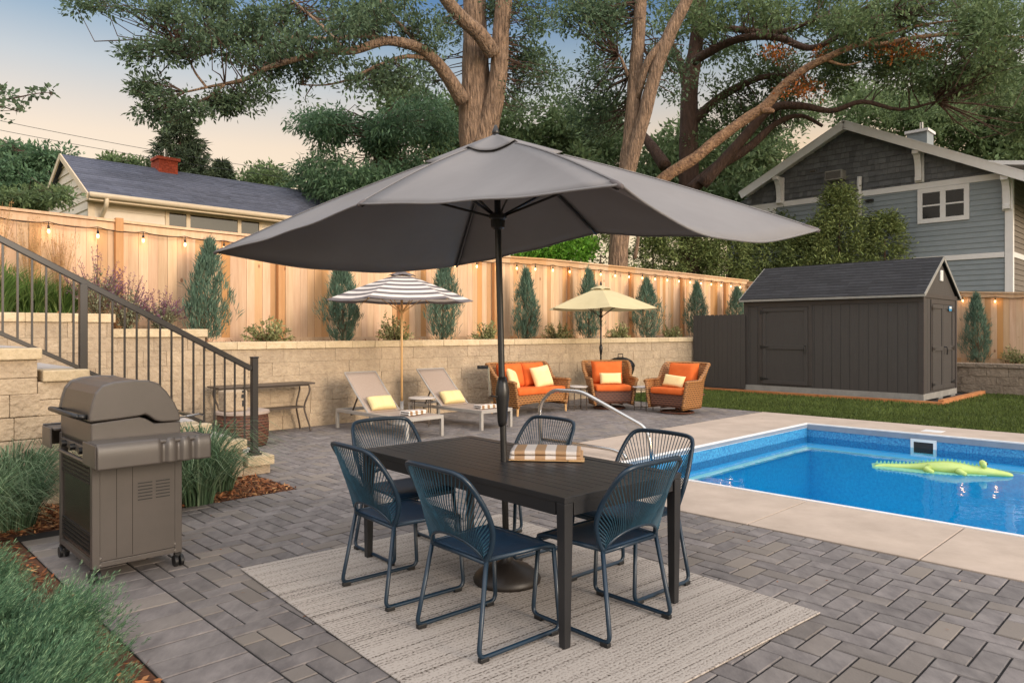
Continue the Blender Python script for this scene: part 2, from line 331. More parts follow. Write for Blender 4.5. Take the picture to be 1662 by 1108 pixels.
def wickermat(name, a, b):
    m = bpy.data.materials.new(name); m.use_nodes = True; t = m.node_tree; N = t.nodes.new; L = t.links.new; p = t.nodes['Principled BSDF']
    tc = N('ShaderNodeTexCoord'); w1 = N('ShaderNodeTexWave'); w1.bands_direction = 'Z'; w1.inputs['Scale'].default_value = 8; w1.inputs['Distortion'].default_value = .6
    ch = N('ShaderNodeTexChecker'); ch.inputs['Scale'].default_value = 24; L(tc.outputs['Object'], w1.inputs['Vector']); L(tc.outputs['Object'], ch.inputs['Vector'])
    ad = N('ShaderNodeMath'); ad.operation = 'MULTIPLY_ADD'; L(ch.outputs['Fac'], ad.inputs[0]); ad.inputs[1].default_value = .4; L(w1.outputs['Fac'], ad.inputs[2])
    rp = N('ShaderNodeValToRGB'); rp.color_ramp.elements[0].color = hexc(a); rp.color_ramp.elements[1].color = hexc(b); L(ad.outputs[0], rp.inputs[0]); L(rp.outputs[0], p.inputs['Base Color'])
    bn = N('ShaderNodeBump'); bn.inputs['Strength'].default_value = .8; bn.inputs['Distance'].default_value = .008; L(ad.outputs[0], bn.inputs['Height']); L(bn.outputs[0], p.inputs['Normal'])
    p.inputs['Roughness'].default_value = .55; return m
M['wicker'] = wickermat('honey_wicker', '4a2c18', 'a87440')
M['wicker_dk'] = wickermat('dark_wicker', '3a2118', '6a4230')
def rugmat():
    m = bpy.data.materials.new('woven_rug'); m.use_nodes = True; t = m.node_tree; N = t.nodes.new; L = t.links.new; p = t.nodes['Principled BSDF']
    tc = N('ShaderNodeTexCoord'); sp = N('ShaderNodeSeparateXYZ'); L(tc.outputs['Object'], sp.inputs[0])
    def noise(scale, stretch, det=3):
        mp = N('ShaderNodeMapping'); mp.inputs['Scale'].default_value = stretch; L(tc.outputs['Object'], mp.inputs[0])
        n = N('ShaderNodeTexNoise'); n.inputs['Scale'].default_value = scale; n.inputs['Detail'].default_value = det; L(mp.outputs[0], n.inputs['Vector']); return n
    row = noise(1, (.35, 26, 1), 2)                        # bands running across
    dash = noise(1, (70, 105, 1), 3)
    wv = N('ShaderNodeTexWave'); wv.bands_direction = 'Y'; wv.inputs['Scale'].default_value = 13; wv.inputs['Distortion'].default_value = .3; L(tc.outputs['Object'], wv.inputs['Vector'])
    a = N('ShaderNodeMath'); a.operation = 'MULTIPLY_ADD'; L(row.outputs[0], a.inputs[0]); a.inputs[1].default_value = .62; a.inputs[2].default_value = .07
    b = N('ShaderNodeMath'); b.operation = 'MULTIPLY_ADD'; L(dash.outputs[0], b.inputs[0]); b.inputs[1].default_value = 1.0; L(a.outputs[0], b.inputs[2])
    c = N('ShaderNodeMath'); c.operation = 'MULTIPLY_ADD'; L(wv.outputs['Fac'], c.inputs[0]); c.inputs[1].default_value = .14; L(b.outputs[0], c.inputs[2])
    rp = N('ShaderNodeValToRGB'); e = rp.color_ramp.elements; e[0].position = .68; e[1].position = .97
    e[0].color = hexc('40372f'); e[1].color = hexc('aaa198'); k = e.new(.80); k.color = hexc('857c74')
    L(c.outputs[0], rp.inputs[0]); L(rp.outputs[0], p.inputs['Base Color']); p.inputs['Roughness'].default_value = .95; p.inputs['Specular IOR Level'].default_value = .1
    bn = N('ShaderNodeBump'); bn.inputs['Strength'].default_value = .6; bn.inputs['Distance'].default_value = .004; L(c.outputs[0], bn.inputs['Height']); L(bn.outputs[0], p.inputs['Normal']); return m
M['rug'] = rugmat()
def knots(m, scale=3.2, dark='7a4a28', sz=.055):
    t = m.node_tree; N = t.nodes.new; L = t.links.new; p = [n for n in t.nodes if n.type == 'BSDF_PRINCIPLED'][0]; src = p.inputs['Base Color'].links[0].from_socket
    tc = N('ShaderNodeTexCoord'); mp = N('ShaderNodeMapping'); mp.inputs['Scale'].default_value = (1, 1, .62); L(tc.outputs['Object'], mp.inputs[0])
    vo = N('ShaderNodeTexVoronoi'); vo.inputs['Scale'].default_value = scale; L(mp.outputs[0], vo.inputs['Vector'])
    mr = N('ShaderNodeMapRange'); L(vo.outputs['Distance'], mr.inputs[0]); mr.inputs[1].default_value = sz; mr.inputs[2].default_value = sz*1.8; mr.inputs[3].default_value = .8; mr.inputs[4].default_value = 0
    mx = N('ShaderNodeMix'); mx.data_type = 'RGBA'; L(mr.outputs[0], mx.inputs[0]); L(src, mx.inputs[6]); mx.inputs[7].default_value = hexc(dark); L(mx.outputs[2], p.inputs['Base Color'])
knots(M['cedar'])
knots(M['paver'], 1.1, '4a4543', .03)

# ------------------------------------------------------------------ leaf engine (numpy)
def leaves(name, C, D, Nn, ln, wd, material, parent=None, bend=None):
    """one rhombus per leaf: base C, direction D, side = D x N"""
    n = len(C); D = D/np.maximum(np.linalg.norm(D, axis=1, keepdims=True), 1e-6)
    sd_ = np.cross(D, Nn); sd_ /= np.maximum(np.linalg.norm(sd_, axis=1, keepdims=True), 1e-6)
    ln = np.asarray(ln).reshape(-1, 1); wd = np.asarray(wd).reshape(-1, 1)
    V = np.empty((n, 4, 3), np.float32)
    V[:, 0] = C; V[:, 1] = C+D*ln*.45+sd_*wd*.5; V[:, 2] = C+D*ln; V[:, 3] = C+D*ln*.45-sd_*wd*.5
    if bend is not None: V[:, 2, 2] -= bend
    if parent is not None: V -= np.array(parent.location, np.float32)
    me = bpy.data.meshes.new(name); me.vertices.add(n*4); me.loops.add(n*4); me.polygons.add(n)
    me.vertices.foreach_set('co', V.reshape(-1)); me.loops.foreach_set('vertex_index', np.arange(n*4, dtype=np.int32))
    me.polygons.foreach_set('loop_start', np.arange(0, n*4, 4, dtype=np.int32)); me.polygons.foreach_set('loop_total', np.full(n, 4, np.int32))
    me.update(calc_edges=True); me.materials.append(material)
    o = bpy.data.objects.new(name, me); COL.objects.link(o)
    if parent is not None: o.parent = parent
    return o
def unit(n):
    a = RNG.normal(size=(n, 3)); return a/np.linalg.norm(a, axis=1, keepdims=True)
def clump_leaves(cent, rad, m, size, aspect=.45, out=.6, up=0., flat=.75, droop=0.):
    """arrays for m leaves around every clump centre"""
    n = len(cent); C = np.repeat(np.asarray(cent, float), m, 0); r = np.repeat(np.asarray(rad, float), m)[:, None]
    d = unit(n*m); rr = RNG.random((n*m, 1))**.5
    P = C+d*r*rr*np.array([1, 1, flat])
    Dd = d*out+unit(n*m)*(1-out)+np.array([0, 0, up-droop])
    Nn = unit(n*m)*.8+np.array([0, 0, 1.0])
    ln = size*(.6+.8*RNG.random(n*m)); return P, Dd, Nn, ln, ln*aspect
def blob_points(blobs, gap=.0, gscale=.5):
    """blobs: (x, y, rx, ry, D, depth, n) in photo pixels and metres; returns clump centres"""
    pts = []
    for x, y, rx, ry, D, dp, n in blobs:
        k = 0; tries = 0
        while k < n and tries < n*12:
            tries += 1
            a = RNG.normal(size=3); a /= np.linalg.norm(a); a *= RNG.random()**.38
            d = D+a[1]*dp; p = px(x+a[0]*rx, y+a[2]*ry, d)
            if mnoise.noise(p*gscale) < gap: continue
            pts.append(tuple(p)); k += 1
    return np.array(pts)
def limb(mb, pts, n=10, rough=.12):
    """pts: (x, y, D, radius); smoothed by Catmull-Rom"""
    P = [px(a, b, c) for a, b, c, r in pts]; rr = [q[3] for q in pts]; Q = []; RR = []
    for i in range(len(P)-1):
        p0 = P[max(i-1, 0)]; p1 = P[i]; p2 = P[i+1]; p3 = P[min(i+2, len(P)-1)]
        for k in range(4):
            t = k/4; Q.append(.5*((2*p1)+(p2-p0)*t+(2*p0-5*p1+4*p2-p3)*t*t+(3*p1-p0-3*p2+p3)*t**3)); RR.append(rr[i]*(1-t)+rr[i+1]*t)
    Q.append(P[-1]); RR.append(rr[-1]); mb.tube(Q, RR, n, rough=rough); return Q
def twigs(mb, centres, nodes, frac=.6, r=.018, maxd=3.2):
    nodes = np.array([tuple(q) for q in nodes])
    for c in centres:
        if RNG.random() > frac: continue
        d = np.linalg.norm(nodes-c, axis=1); i = int(np.argmin(d))
        if d[i] > maxd or d[i] < .15: continue
        a = Vector(nodes[i]); b = Vector(c); m_ = a.lerp(b, .5)+Vector(RNG.normal(size=3)*.12*d[i])
        mb.tube([a, a.lerp(m_, .5)+Vector(RNG.normal(size=3)*.04), m_, b.lerp(m_, .4)+Vector(RNG.normal(size=3)*.04), b], [r*1.3, r*1.1, r*.8, r*.55, r*.3], 5, cap=False)
def cat(*arrs):
    return [np.concatenate([a[i] for a in arrs]) for i in range(5)]

# ================================================================== THE SETTING
def rectW(mb, v0, v1, u0, u1, z): mb.face([W(v0, u0, z), W(v1, u0, z), W(v1, u1, z), W(v0, u1, z)])
def boxW(mb, v0, v1, u0, u1, z0, z1): mb.box(v0, v1, u0, u1, z0, z1, tf=lambda p: W(p.x, p.y, p.z))
PV0, PV1, PU0, PU1 = 6.40, 11.70, -4.5, 5.0          # pool opening
g = MB()
for a in ((-400, PV0, -400, 400), (PV1, 400, -400, 400), (PV0, PV1, PU1, 400), (PV0, PV1, -400, PU0)): rectW(g, *a, -.05)
struct('ground', g, M['grass_ground'])

# --- patio: herringbone pavers, every one modelled
regs = [(1.50, 5.25, -1.2, 6.375), (3.375, 12.875, 6.375, 10.44)]
pw = .125; pv = MB()
def paver(v0, v1, u0, u1):
    g_ = .0048; z = random.uniform(-.0015, .0015)
    n = len(pv.v); b = .004
    o_ = [(v0+g_, u0+g_), (v1-g_, u0+g_), (v1-g_, u1-g_), (v0+g_, u1-g_)]
    i_ = [(v0+g_+b, u0+g_+b), (v1-g_-b, u0+g_+b), (v1-g_-b, u1-g_-b), (v0+g_+b, u1-g_-b)]
    tl = [z+random.uniform(-.0012, .0012) for _ in range(4)]
    pv.v += [tuple(W(a, c, -.009)) for a, c in o_] + [tuple(W(a, c, -.004)) for a, c in o_] + [tuple(W(a, c, t_)) for (a, c), t_ in zip(i_, tl)]
    for k in range(4):
        k2 = (k+1) % 4; pv.f.append((n+k, n+k2, n+4+k2, n+4+k)); pv.f.append((n+4+k, n+4+k2, n+8+k2, n+8+k))
    pv.f.append((n+8, n+9, n+10, n+11))
for i in range(-2, 116):
    for j in range(-14, 90):
        d = (i-j) % 4
        if d == 0: q = (i*pw, (i+2)*pw, j*pw, (j+1)*pw)
        elif d == 3: q = (i*pw, (i+1)*pw, j*pw, (j+2)*pw)
        else: continue
        if q[0] >= 3.37 and q[1] <= 5.26 and q[2] < 6.375 < q[3]: paver(*q); continue
        for r in regs:
            v0, v1, u0, u1 = max(q[0], r[0]), min(q[1], r[1]), max(q[2], r[2]), min(q[3], r[3])
            if v1-v0 > .03 and u1-u0 > .03: paver(v0, v1, u0, u1)
for k in range(int(7.5/.18)):                         # soldier course along the bed
    u0 = -1.2+k*.18; paver(1.10, 1.498, u0, min(u0+.18, 6.375))
struct('patio', pv, M['paver'])
g = MB(); rectW(g, 1.10, 5.26, -1.2, 6.375, -.0075); rectW(g, 3.37, 12.9, 6.375, 10.46, -.0075)
struct('patio_bed', g, M['joint'])

# --- concrete pool deck with saw-cut joints
g = MB()
def deck(v0, v1, u0, u1): boxW(g, v0+.004, v1-.004, u0+.004, u1-.004, -.045, .006)
cuts = [6.33, 5.04, 3.9, 2.72, 1.5, .28, -.95, -2.2, -4.6]
for a, b in zip(cuts[1:], cuts[:-1]): deck(5.26, 6.36, a, b)
for a, b in zip([5.04, 3.2, 1.4, -.4, -2.2, -4.6][1:], [5.04, 3.2, 1.4, -.4, -2.2, -4.6][:-1]): deck(11.74, 12.84, a, b)
for a, b in zip([6.36, 8.0, 9.7, 11.3, 12.84][:-1], [6.36, 8.0, 9.7, 11.3, 12.84][1:]): deck(a, b, 5.04, 6.33)
struct('pool_deck', g, M['concrete'], bevel=.006)
g = MB()
boxW(g, 6.358, 6.402, PU0, 4.998, -.06, .016); boxW(g, 11.698, 11.742, PU0, 4.998, -.06, .016); boxW(g, 6.358, 11.742, 4.998, 5.042, -.06, .016)
struct('pool_coping', g, M['coping'], bevel=.006)

g = MB(); boxW(g, 11.692, 11.697, PU0, 4.998, -.085, -.004); boxW(g, 6.402, 11.692, 4.993, 4.997, -.05, -.004); struct('pool_track', g, M['track'])
# --- pool shell, ledge and water
zw = -.20
g = MB(); zb = -1.35
rectW(g, 6.4, 11.7, PU0, 5.0, zb)
def wallp(a, b, z0, z1, mb): mb.face([W(a[0], a[1], z0), W(b[0], b[1], z0), W(b[0], b[1], z1), W(a[0], a[1], z1)])
for a, b in (((6.4, PU0), (6.4, 5)), ((6.4, 5), (11.7, 5)), ((11.7, 5), (11.7, PU0)), ((11.7, PU0), (6.4, PU0))): wallp(a, b, zb, -.30, g)
wallp((6.4, 4.74), (11.2, 4.74), zb, -.31, g); wallp((11.2, 4.74), (11.2, PU0), zb, -.31, g)
struct('pool_floor', g, M['pool'])
g = MB()
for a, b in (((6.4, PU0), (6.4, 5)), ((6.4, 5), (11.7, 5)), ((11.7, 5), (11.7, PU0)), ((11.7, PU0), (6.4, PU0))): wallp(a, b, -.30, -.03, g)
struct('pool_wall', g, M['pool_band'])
g = MB(); rectW(g, 6.4, 11.7, 4.82, 5.0, -.305); rectW(g, 11.24, 11.7, PU0, 4.82, -.305)
struct('pool_ledge', g, M['pool_step'])
g = MB(); boxW(g, 6.4, 11.2, 4.72, 4.82, -.33, -.300); boxW(g, 11.2, 11.24, PU0, 4.82, -.33, -.300)
struct('pool_step_edge', g, M['white'])
g = MB(); rectW(g, 6.4, 11.7, PU0, 5.0, zw); struct('water', g, M['water'])

# --- lawn
LV0, LV1 = 12.86, 20.55
g = MB(); rectW(g, LV0, LV1, -9, 10.4, -.02); struct('lawn', g, M['grass_ground'])
n = 95000
vv = LV0+.0+(LV1-LV0)*RNG.random(n)**1.25; uu = -1.5+11.9*RNG.random(n)
ok = ~((vv > 17.0) & (vv < 19.8) & (uu > 4.7)) & ~((vv > 16.75) & (uu > 4.4)) 
vv, uu = vv[ok], uu[ok]; n = len(vv)
C = np.stack([cA*vv-sA*uu, sA*vv+cA*uu, np.full(n, -.022)], 1)
D_ = RNG.normal(size=(n, 3))*.45+np.array([0, 0, 1.0]); leaves('grass', C, D_, unit(n), .045+.035*RNG.random(n), .012+.006*RNG.random(n), M['grass'])
tag(bpy.data.objects['grass'], 'short green lawn between the pool deck and the dark shed', 'grass', kind='stuff')

# --- terraces behind the walls
g = MB()
for a in ((-200, 2.87, 10.7, 11.9, 1.69), (2.87, 4.07, 10.7, 11.9, 1.49), (4.07, 22.5, 10.7, 11.9, 1.30), (22.5, 300, 10.7, 11.9, 1.30)): rectW(g, *a)
rectW(g, 20.85, 22.9, -60, 10.7, .64)
struct('planting_bed', g, M['soil'])
g = MB(); rectW(g, -300, 300, 11.9, 400, 1.28); rectW(g, 22.9, 300, -300, 10.7, .62)
g.face([W(20.85, 10.7, .6), W(300, 10.7, .6), W(300, 10.7, 1.3), W(20.85, 10.7, 1.3)])
struct('neighbour_ground', g, M['grass_ground'])
g = MB(); rectW(g, -9, 3.38, 6.36, 7.32, -.012); rectW(g, -9, 1.10, -3, 6.33, -.012); struct('mulch_bed', g, M['soil'])
def chips(name, n, fn, s=1., label=''):
    p = np.array([tuple(fn()) for _ in range(n)]); p[:, 2] += RNG.random(n)*.02
    D_ = unit(n)*np.array([1, 1, .3]); o = leaves(name, p, D_, np.array([0, 0, 1.])+unit(n)*.6, s*(.03+.05*RNG.random(n)), s*(.012+.012*RNG.random(n)), M['chip'])
    tag(o, label, 'mulch', kind='stuff')
def bedpt():
    if random.random() < .5: return W(random.uniform(-.5, 3.36), random.uniform(6.39, 7.3), -.008)
    return W(random.uniform(-2.2, 1.09), random.uniform(2.0, 7.3), -.008)
chips('mulch', 14000, bedpt, label='reddish brown bark mulch around the grasses by the grill')
def bedpt2():
    v = random.uniform(1.5, 17); z = 1.70 if v < 2.87 else 1.50 if v < 4.07 else 1.31
    return W(v, random.uniform(10.72, 11.6), z)
chips('mulch', 12000, bedpt2, 1.2, label='brown bark mulch on the terrace at the foot of the cedar fence')
chips('mulch', 2500, lambda: W(random.uniform(20.9, 22.3), random.uniform(1.5, 6), .65), 1.2, label='brown bark mulch on the terrace right of the shed')

# ------------------------------------------------------------------ block walls
def blockrow(mb, a0, a1, z0, z1, face, depth, axis, lens=(.3, .45, .45, .38), jit=.012, face_sign=-1):
    """blocks laid along one yard axis. axis 'v': face at u=face; axis 'u': face at v=face"""
    a = a0-random.uniform(0, .3)
    while a < a1:
        l = random.choice(lens); s0 = max(a, a0); s1 = min(a+l, a1); a += l
        if s1-s0 < .04: continue
        f = face+face_sign*random.uniform(0, jit); bk = face-face_sign*depth
        lo, hi = min(f, bk), max(f, bk)
        if axis == 'v': boxW(mb, s0+.0012, s1-.0012, lo, hi, z0+.0008, z1-.0008)
        else: boxW(mb, lo, hi, s0+.002, s1-.002, z0+.0015, z1-.0015)
wl = MB(); wc = MB()
h = .2075
for k in range(6): blockrow(wl, -4, 20.5, k*h, (k+1)*h, 10.42, .28, 'v')
blockrow(wl, -4, 4.07, 6*h, 6*h+.19, 10.42, .28, 'v'); blockrow(wl, -4, 2.87, 6*h+.19, 6*h+.385, 10.42, .28, 'v')
blockrow(wc, 4.07, 20.5, 6*h, 6*h+.115, 10.385, .33, 'v', lens=(.45, .5)); blockrow(wc, 2.85, 4.10, 6*h+.19, 6*h+.305, 10.385, .33, 'v', lens=(.45, .5))
blockrow(wc, -4, 2.90, 6*h+.385, 6*h+.50, 10.385, .33, 'v', lens=(.45, .5))
t = thing('retaining_wall', 'long tan split-face block retaining wall behind the loungers, stepping up towards the stairs', 'retaining wall', W(10, 10.5))
wl.build('blocks', M['block'], t, world=True, bevel=.003); wc.build('cap_stones', M['cap'], t, world=True, bevel=.01)
wl = MB(); wc = MB()
for k in range(3): blockrow(wl, -9, 10.3, k*.21, (k+1)*.21, 20.6, .28, 'u', jit=.02)
blockrow(wc, -9, 10.3, .63, .735, 20.56, .34, 'u', lens=(.45, .5))
t = thing('retaining_wall', 'low grey-brown split-face block wall right of the shed at the lawn edge', 'retaining wall', W(20.7, 4))
wl.build('blocks', M['block_dk'], t, world=True, bevel=.006); wc.build('cap_stones', M['block_dk'], t, world=True, bevel=.01)

# --- stairs going up along the wall, with a stepped cheek wall on the near side
g = MB(); gt = MB()
rise, run = .196, .365
for k in range(9):
    v1 = 3.25-(k-1)*run if k else 3.58
    zt = rise*(k+1)
    v0 = 3.25-k*run if k < 8 else -4
    boxW(g, v0, v1, 7.64, 10.40, zt-rise-.02, zt-.055); boxW(gt, v0-.0, v1+.02, 7.64, 10.40, zt-.055, zt)
t = thing('garden_steps', 'wide stone steps climbing left behind the dark handrail', 'steps', W(2, 9))
g.build('risers', M['block'], t, world=True, bevel=.006); gt.build('treads', M['cap_top'], t, world=True, bevel=.01)
g = MB(); gt = MB()
for k in range(9):
    v1 = 3.25-(k-1)*run+.03 if k else 3.58
    v0 = 3.25-k*run+.0 if k < 8 else -4
    zt = rise*(k+1)
    boxW(gt, v0+.033, v1, 7.27, 7.62, zt-.10, zt)
    zz = max((k-1)*rise-.004, 0)
    if zt-.10-zz > .2: boxW(g, v0+.003, v1-.03, 7.31, 7.6, zt-.10-.155, zt-.101); boxW(g, v0+.003, v1-.03, 7.313, 7.6, zz, zt-.10-.158)
    else: boxW(g, v0+.003, v1-.03, 7.31, 7.6, zz, zt-.101)
for k in range(8):                                    # courses below
    blockrow(g, -4, 3.25-(k+1)*run+.02, k*rise, (k+1)*rise-.004, 7.318, .27, 'v')
t = thing('cheek_wall', 'stepped tan stone side wall of the stairs, carrying the handrail', 'wall', W(2, 7.45))
g.build('blocks', M['block'], t, world=True, bevel=.008); gt.build('cap_stones', M['cap'], t, world=True, bevel=.012)

# --- handrail on the cheek wall
t = thing('stair_railing', 'dark bronze metal stair railing with square balusters, beside the grill', 'railing', W(3.42, 7.42, .196))
def railtop(v): return 1.10+(3.42-v)*.535
for v in (3.42, 1.80, .10):
    zb_ = .196 if v == 3.42 else rise*(2+int((3.25-v)/run)); zt = railtop(v)+(.13 if v == 3.42 else -.02)
    p = MB(); boxW(p, v-.032, v+.032, 7.388, 7.452, zb_, zt); 
    o = p.build('post', M['rail'], t, world=True, bevel=.003)
    q = MB(); boxW(q, v-.06, v+.06, 7.36, 7.48, zb_+.0, zb_+.022); boxW(q, v-.045, v+.045, 7.375, 7.465, zb_+.022, zb_+.05); f_ = q.build('base_flange', M['rail'], o, bevel=.006)
    f_.data.transform(__import__('mathutils').Matrix.Translation(-t.location))
    if v == 3.42:
        q = MB(); boxW(q, v-.038, v+.038, 7.382, 7.458, zt, zt+.016); c_ = q.build('post_cap', M['rail'], o, bevel=.006); c_.data.transform(__import__('mathutils').Matrix.Translation(-t.location))
p = MB(); p.bar(W(3.39, 7.42, railtop(3.39)), W(-.2, 7.42, railtop(-.2)), .045, .055); p.build('top_rail', M['rail'], t, world=True, bevel=.006)
p = MB(); p.bar(W(3.39, 7.42, railtop(3.39)-.80), W(-.2, 7.42, railtop(-.2)-.80), .035, .035); p.build('bottom_rail', M['rail'], t, world=True, bevel=.003)
v = 3.42-.106
while v > -.1:
    if min(abs(v-1.80), abs(v-.1)) > .05:
        p = MB(); boxW(p, v-.008, v+.008, 7.412, 7.428, railtop(v)-.80, railtop(v)-.02); p.build('baluster', M['rail'], t, world=True)
    v -= .106

# ------------------------------------------------------------------ cedar fences
def ftop(v): return float(np.interp(v, [-3, 0, 4.9, 9, 12.5, 18, 23], [3.22, 3.21, 3.13, 3.15, 3.25, 3.26, 3.24]))
t = thing('cedar_fence', 'tall new cedar board fence along the terrace behind the junipers', 'fence', W(10, 11.7, 1.3))
b = MB(); v = -3.0
while v < 22.6:
    l = .14; dz = 1.66 if v < 2.87 else 1.47 if v < 4.07 else 1.28
    uj = 11.70+random.choice((0, .006))
    boxW(b, v+.0015, v+l-.0015, uj, uj+.016, dz+.10, ftop(v)-.03); v += l
b.build('boards', M['cedar'], t, world=True)
bs = MB(); b = MB(); c = MB(); k = MB(); v = -3.0
while v < 22.5:
    v1 = min(v+1.2, 22.6); z0, z1 = ftop(v), ftop(v1)
    c.bar(W(v, 11.70, z0-.012), W(v1, 11.70, z1-.012), .14, .038); b.bar(W(v, 11.672, z0-.095), W(v1, 11.672, z1-.095), .02, .105)
    dz = 1.66 if v < 2.2 else 1.47 if v < 3.4 else 1.28
    k.bar(W(v, 11.68, dz+.07), W(v1, 11.68, dz+.07), .03, .13); v = v1
c.build('cap_rail', M['cedar'], t, world=True); b.build('top_rail', M['cedar'], t, world=True); k.build('kick_board', M['cedar'], t, world=True)
for v in np.arange(-1.85, 22.7, 2.54):
    p = MB(); dz = 1.6 if v < 2.87 else 1.2; boxW(p, v+.01, v+.115, 11.60, 11.69, dz, ftop(v)-.155 if v > 3.6 or v < 3 else ftop(v)+.03)
    p.build('post', M['cedar_dk'], t, world=True, bevel=.003)
t = thing('cedar_fence', 'shorter cedar board fence right of the shed, below the blue-grey house', 'fence', W(22.6, 3, .65))
b = MB(); u = -9.0
def ftop2(u): return float(np.interp(u, [-9, 3.5, 6, 11.7], [2.30, 2.50, 2.64, 3.2]))
while u < 11.6:
    boxW(b, 22.60, 22.616, u+.0015, u+.1385, .70, ftop2(u)-.03); u += .14
b.build('boards', M['cedar'], t, world=True)
c = MB(); b = MB(); k = MB(); u = -9
while u < 11.5:
    u1 = u+1.2; c.bar(W(22.6, u, ftop2(u)-.01), W(22.6, u1, ftop2(u1)-.01), .14, .038); b.bar(W(22.575, u, ftop2(u)-.095), W(22.575, u1, ftop2(u1)-.095), .02, .11)
    k.bar(W(22.58, u, .73), W(22.58, u1, .73), .03, .13); u = u1
c.build('cap_rail', M['cedar'], t, world=True); b.build('top_rail', M['cedar'], t, world=True); k.build('kick_board', M['cedar'], t, world=True)
for u in (8.4, 6.0, 3.55, 1.2, -1.3):
    p = MB(); boxW(p, 22.52, 22.59, u-.05, u+.05, .6, ftop2(u)-.155); p.build('post', M['cedar_dk'], t, world=True, bevel=.003)
# dark board fence between shed and wall
t = thing('dark_fence', 'dark brown dog-eared board fence joining the shed to the retaining wall', 'fence', W(17.0, 9.7, 0))
b = MB(); u = 8.86
while u < 10.36:
    l = .125; zt = 1.95+random.uniform(-.008, .008); uu = u; vo = 17.02+random.uniform(-.003, .003)
    poly = [(uu+.002, .06), (uu+l-.002, .06), (uu+l-.002, zt-.03), (uu+l-.025, zt), (uu+.025, zt), (uu+.002, zt-.03)]
    b.prism(poly, vo, vo+.018, lambda p, q, a: W(a, p, q)); u += l
b.build('boards', M['shedwall'], t, world=True)
b = MB()
for z in (.35, 1.6): b.bar(W(17.06, 8.92, z), W(17.06, 10.38, z), .035, .09)
b.build('rail', M['shedwall'], t, world=True)

# ------------------------------------------------------------------ string lights
def stringlight(label, P, spacing_pts, group='string lights'):
    t = thing('string_light', label, 'string lights', P[0], group=group)
    w_ = MB(); Q = []
    for a, b_ in zip(P[:-1], P[1:]):
        for k in range(6):
            s_ = k/6; q = a.lerp(b_, s_); q.z -= .035*4*s_*(1-s_); Q.append(q)
    Q.append(P[-1]); w_.tube(Q, .006, 4); w_.build('wire', M['black'], t, world=True)
    for p in spacing_pts:
        s_ = MB(); s_.lathe([(.006, .0), (.006, -.05), (.016, -.055), (.018, -.095), (.014, -.10)], 8, c=p); o = s_.build('socket', M['black'], t, world=True)
        bl = MB(); bl.lathe([(.010, -.098), (.017, -.118), (.019, -.135), (.013, -.155), (.004, -.162)], 10, c=(0, 0, 0))
        q = bl.build('bulb', M['bulb'], t, smooth=True); q.location = Vector(p)-t.location
        ld = bpy.data.lights.new('bulb_light', 'POINT'); ld.energy = .55; ld.color = (1, .55, .22); ld.shadow_soft_size = .03
        lo = bpy.data.objects.new('bulb_light', ld); COL.objects.link(lo); lo.parent = q; lo.location = (0, 0, -.15)
vs = [1.78+.61*i for i in range(34)]
P = [W(v, 11.585, ftop(v)-.14) for v in vs]
stringlight('string of warm glowing bulbs hung along the long cedar fence', P, [p+Vector((0, 0, 0)) for p in P])
us = [10.6-.75*i for i in range(16)]
P = [W(22.5, u, ftop2(u)-.12) for u in us]
stringlight('short run of warm bulbs hung on the fence right of the shed', P, P)

# ------------------------------------------------------------------ shed
SV0, SV1, SU0, SU1 = 17.08, 19.62, 4.80, 8.92; z0, ze = .17, 2.28
t = thing('garden_shed', 'dark brown wooden shed with a gable roof standing on the lawn', 'shed', W(18.3, 6.8, 0))
b = MB(); sv = (SV0+SV1)/2; zr = 3.14
boxW(b, SV0, SV1, SU0, SU1, z0, ze)
for uu in (SU0, SU1-.04):
    b.prism([(SV0, ze-.001), (SV1, ze-.001), (sv, zr-.03)], uu, uu+.04, lambda p, q, a: W(p, a, q))
b.build('walls', M['shedwall'], t, world=True)
bb = MB()                                               # vertical battens of the panel siding
for u in np.arange(SU0+.3, SU1-.1, .2032): boxW(bb, SV0-.0015, SV0+.002, u-.004, u+.004, z0, ze-.02)
for v in np.arange(SV0+.3, SV1-.1, .2032): boxW(bb, v-.004, v+.004, SU0-.0015, SU0+.002, z0, ze-.02)
bb.build('siding_grooves', M['black'], t, world=True)
b = MB()
for (a, c) in ((SV0, SU0), (SV0, SU1-.09), (SV1-.09, SU0)):
    boxW(b, a-.018, a+.09, c-.018, c+.09, z0, ze)
boxW(b, SV0-.02, SV1+.02, SU0-.02, SU0+.0, ze-.03, ze+.07)
boxW(b, SV0-.02, SV0-.003, SU0, SU1, ze-.13, ze-.02)
b.build('trim', M['shedtrim'], t, world=True, bevel=.003)
rf = MB(); ov = .13; ovg = .07
def roofsheet(mb, sgn, off, th):
    ev = (SV0-ov) if sgn < 0 else (SV1+ov); zev = ze+.04
    a0, a1 = SU0-ovg, SU1+ovg; n_ = 12
    for k in range(n_):
        s0, s1 = k/n_, (k+1)/n_+.01
        p = [(ev+(sv-ev)*s, zev+(zr+.06-zev)*s) for s in (s0, s1)]
        a = a0-random.uniform(0, .3)
        while a < a1:
            l = random.choice((.3, .42, .5)); x0, x1 = max(a, a0), min(a+l, a1); a += l
            if x1-x0 < .01: continue
            zz = off+.006
            mb.prism([(p[0][0], p[0][1]+zz+.004), (p[1][0], p[1][1]+off), (p[1][0], p[1][1]+off-th), (p[0][0], p[0][1]+zz-th)], x0+.001, x1-.001, lambda q, r, a_: W(q, a_, r))
roofsheet(rf, -1, 0, .02); roofsheet(rf, 1, 0, .02)
rr = rf.build('roof', M['shingle'], t, world=True)
b = MB()
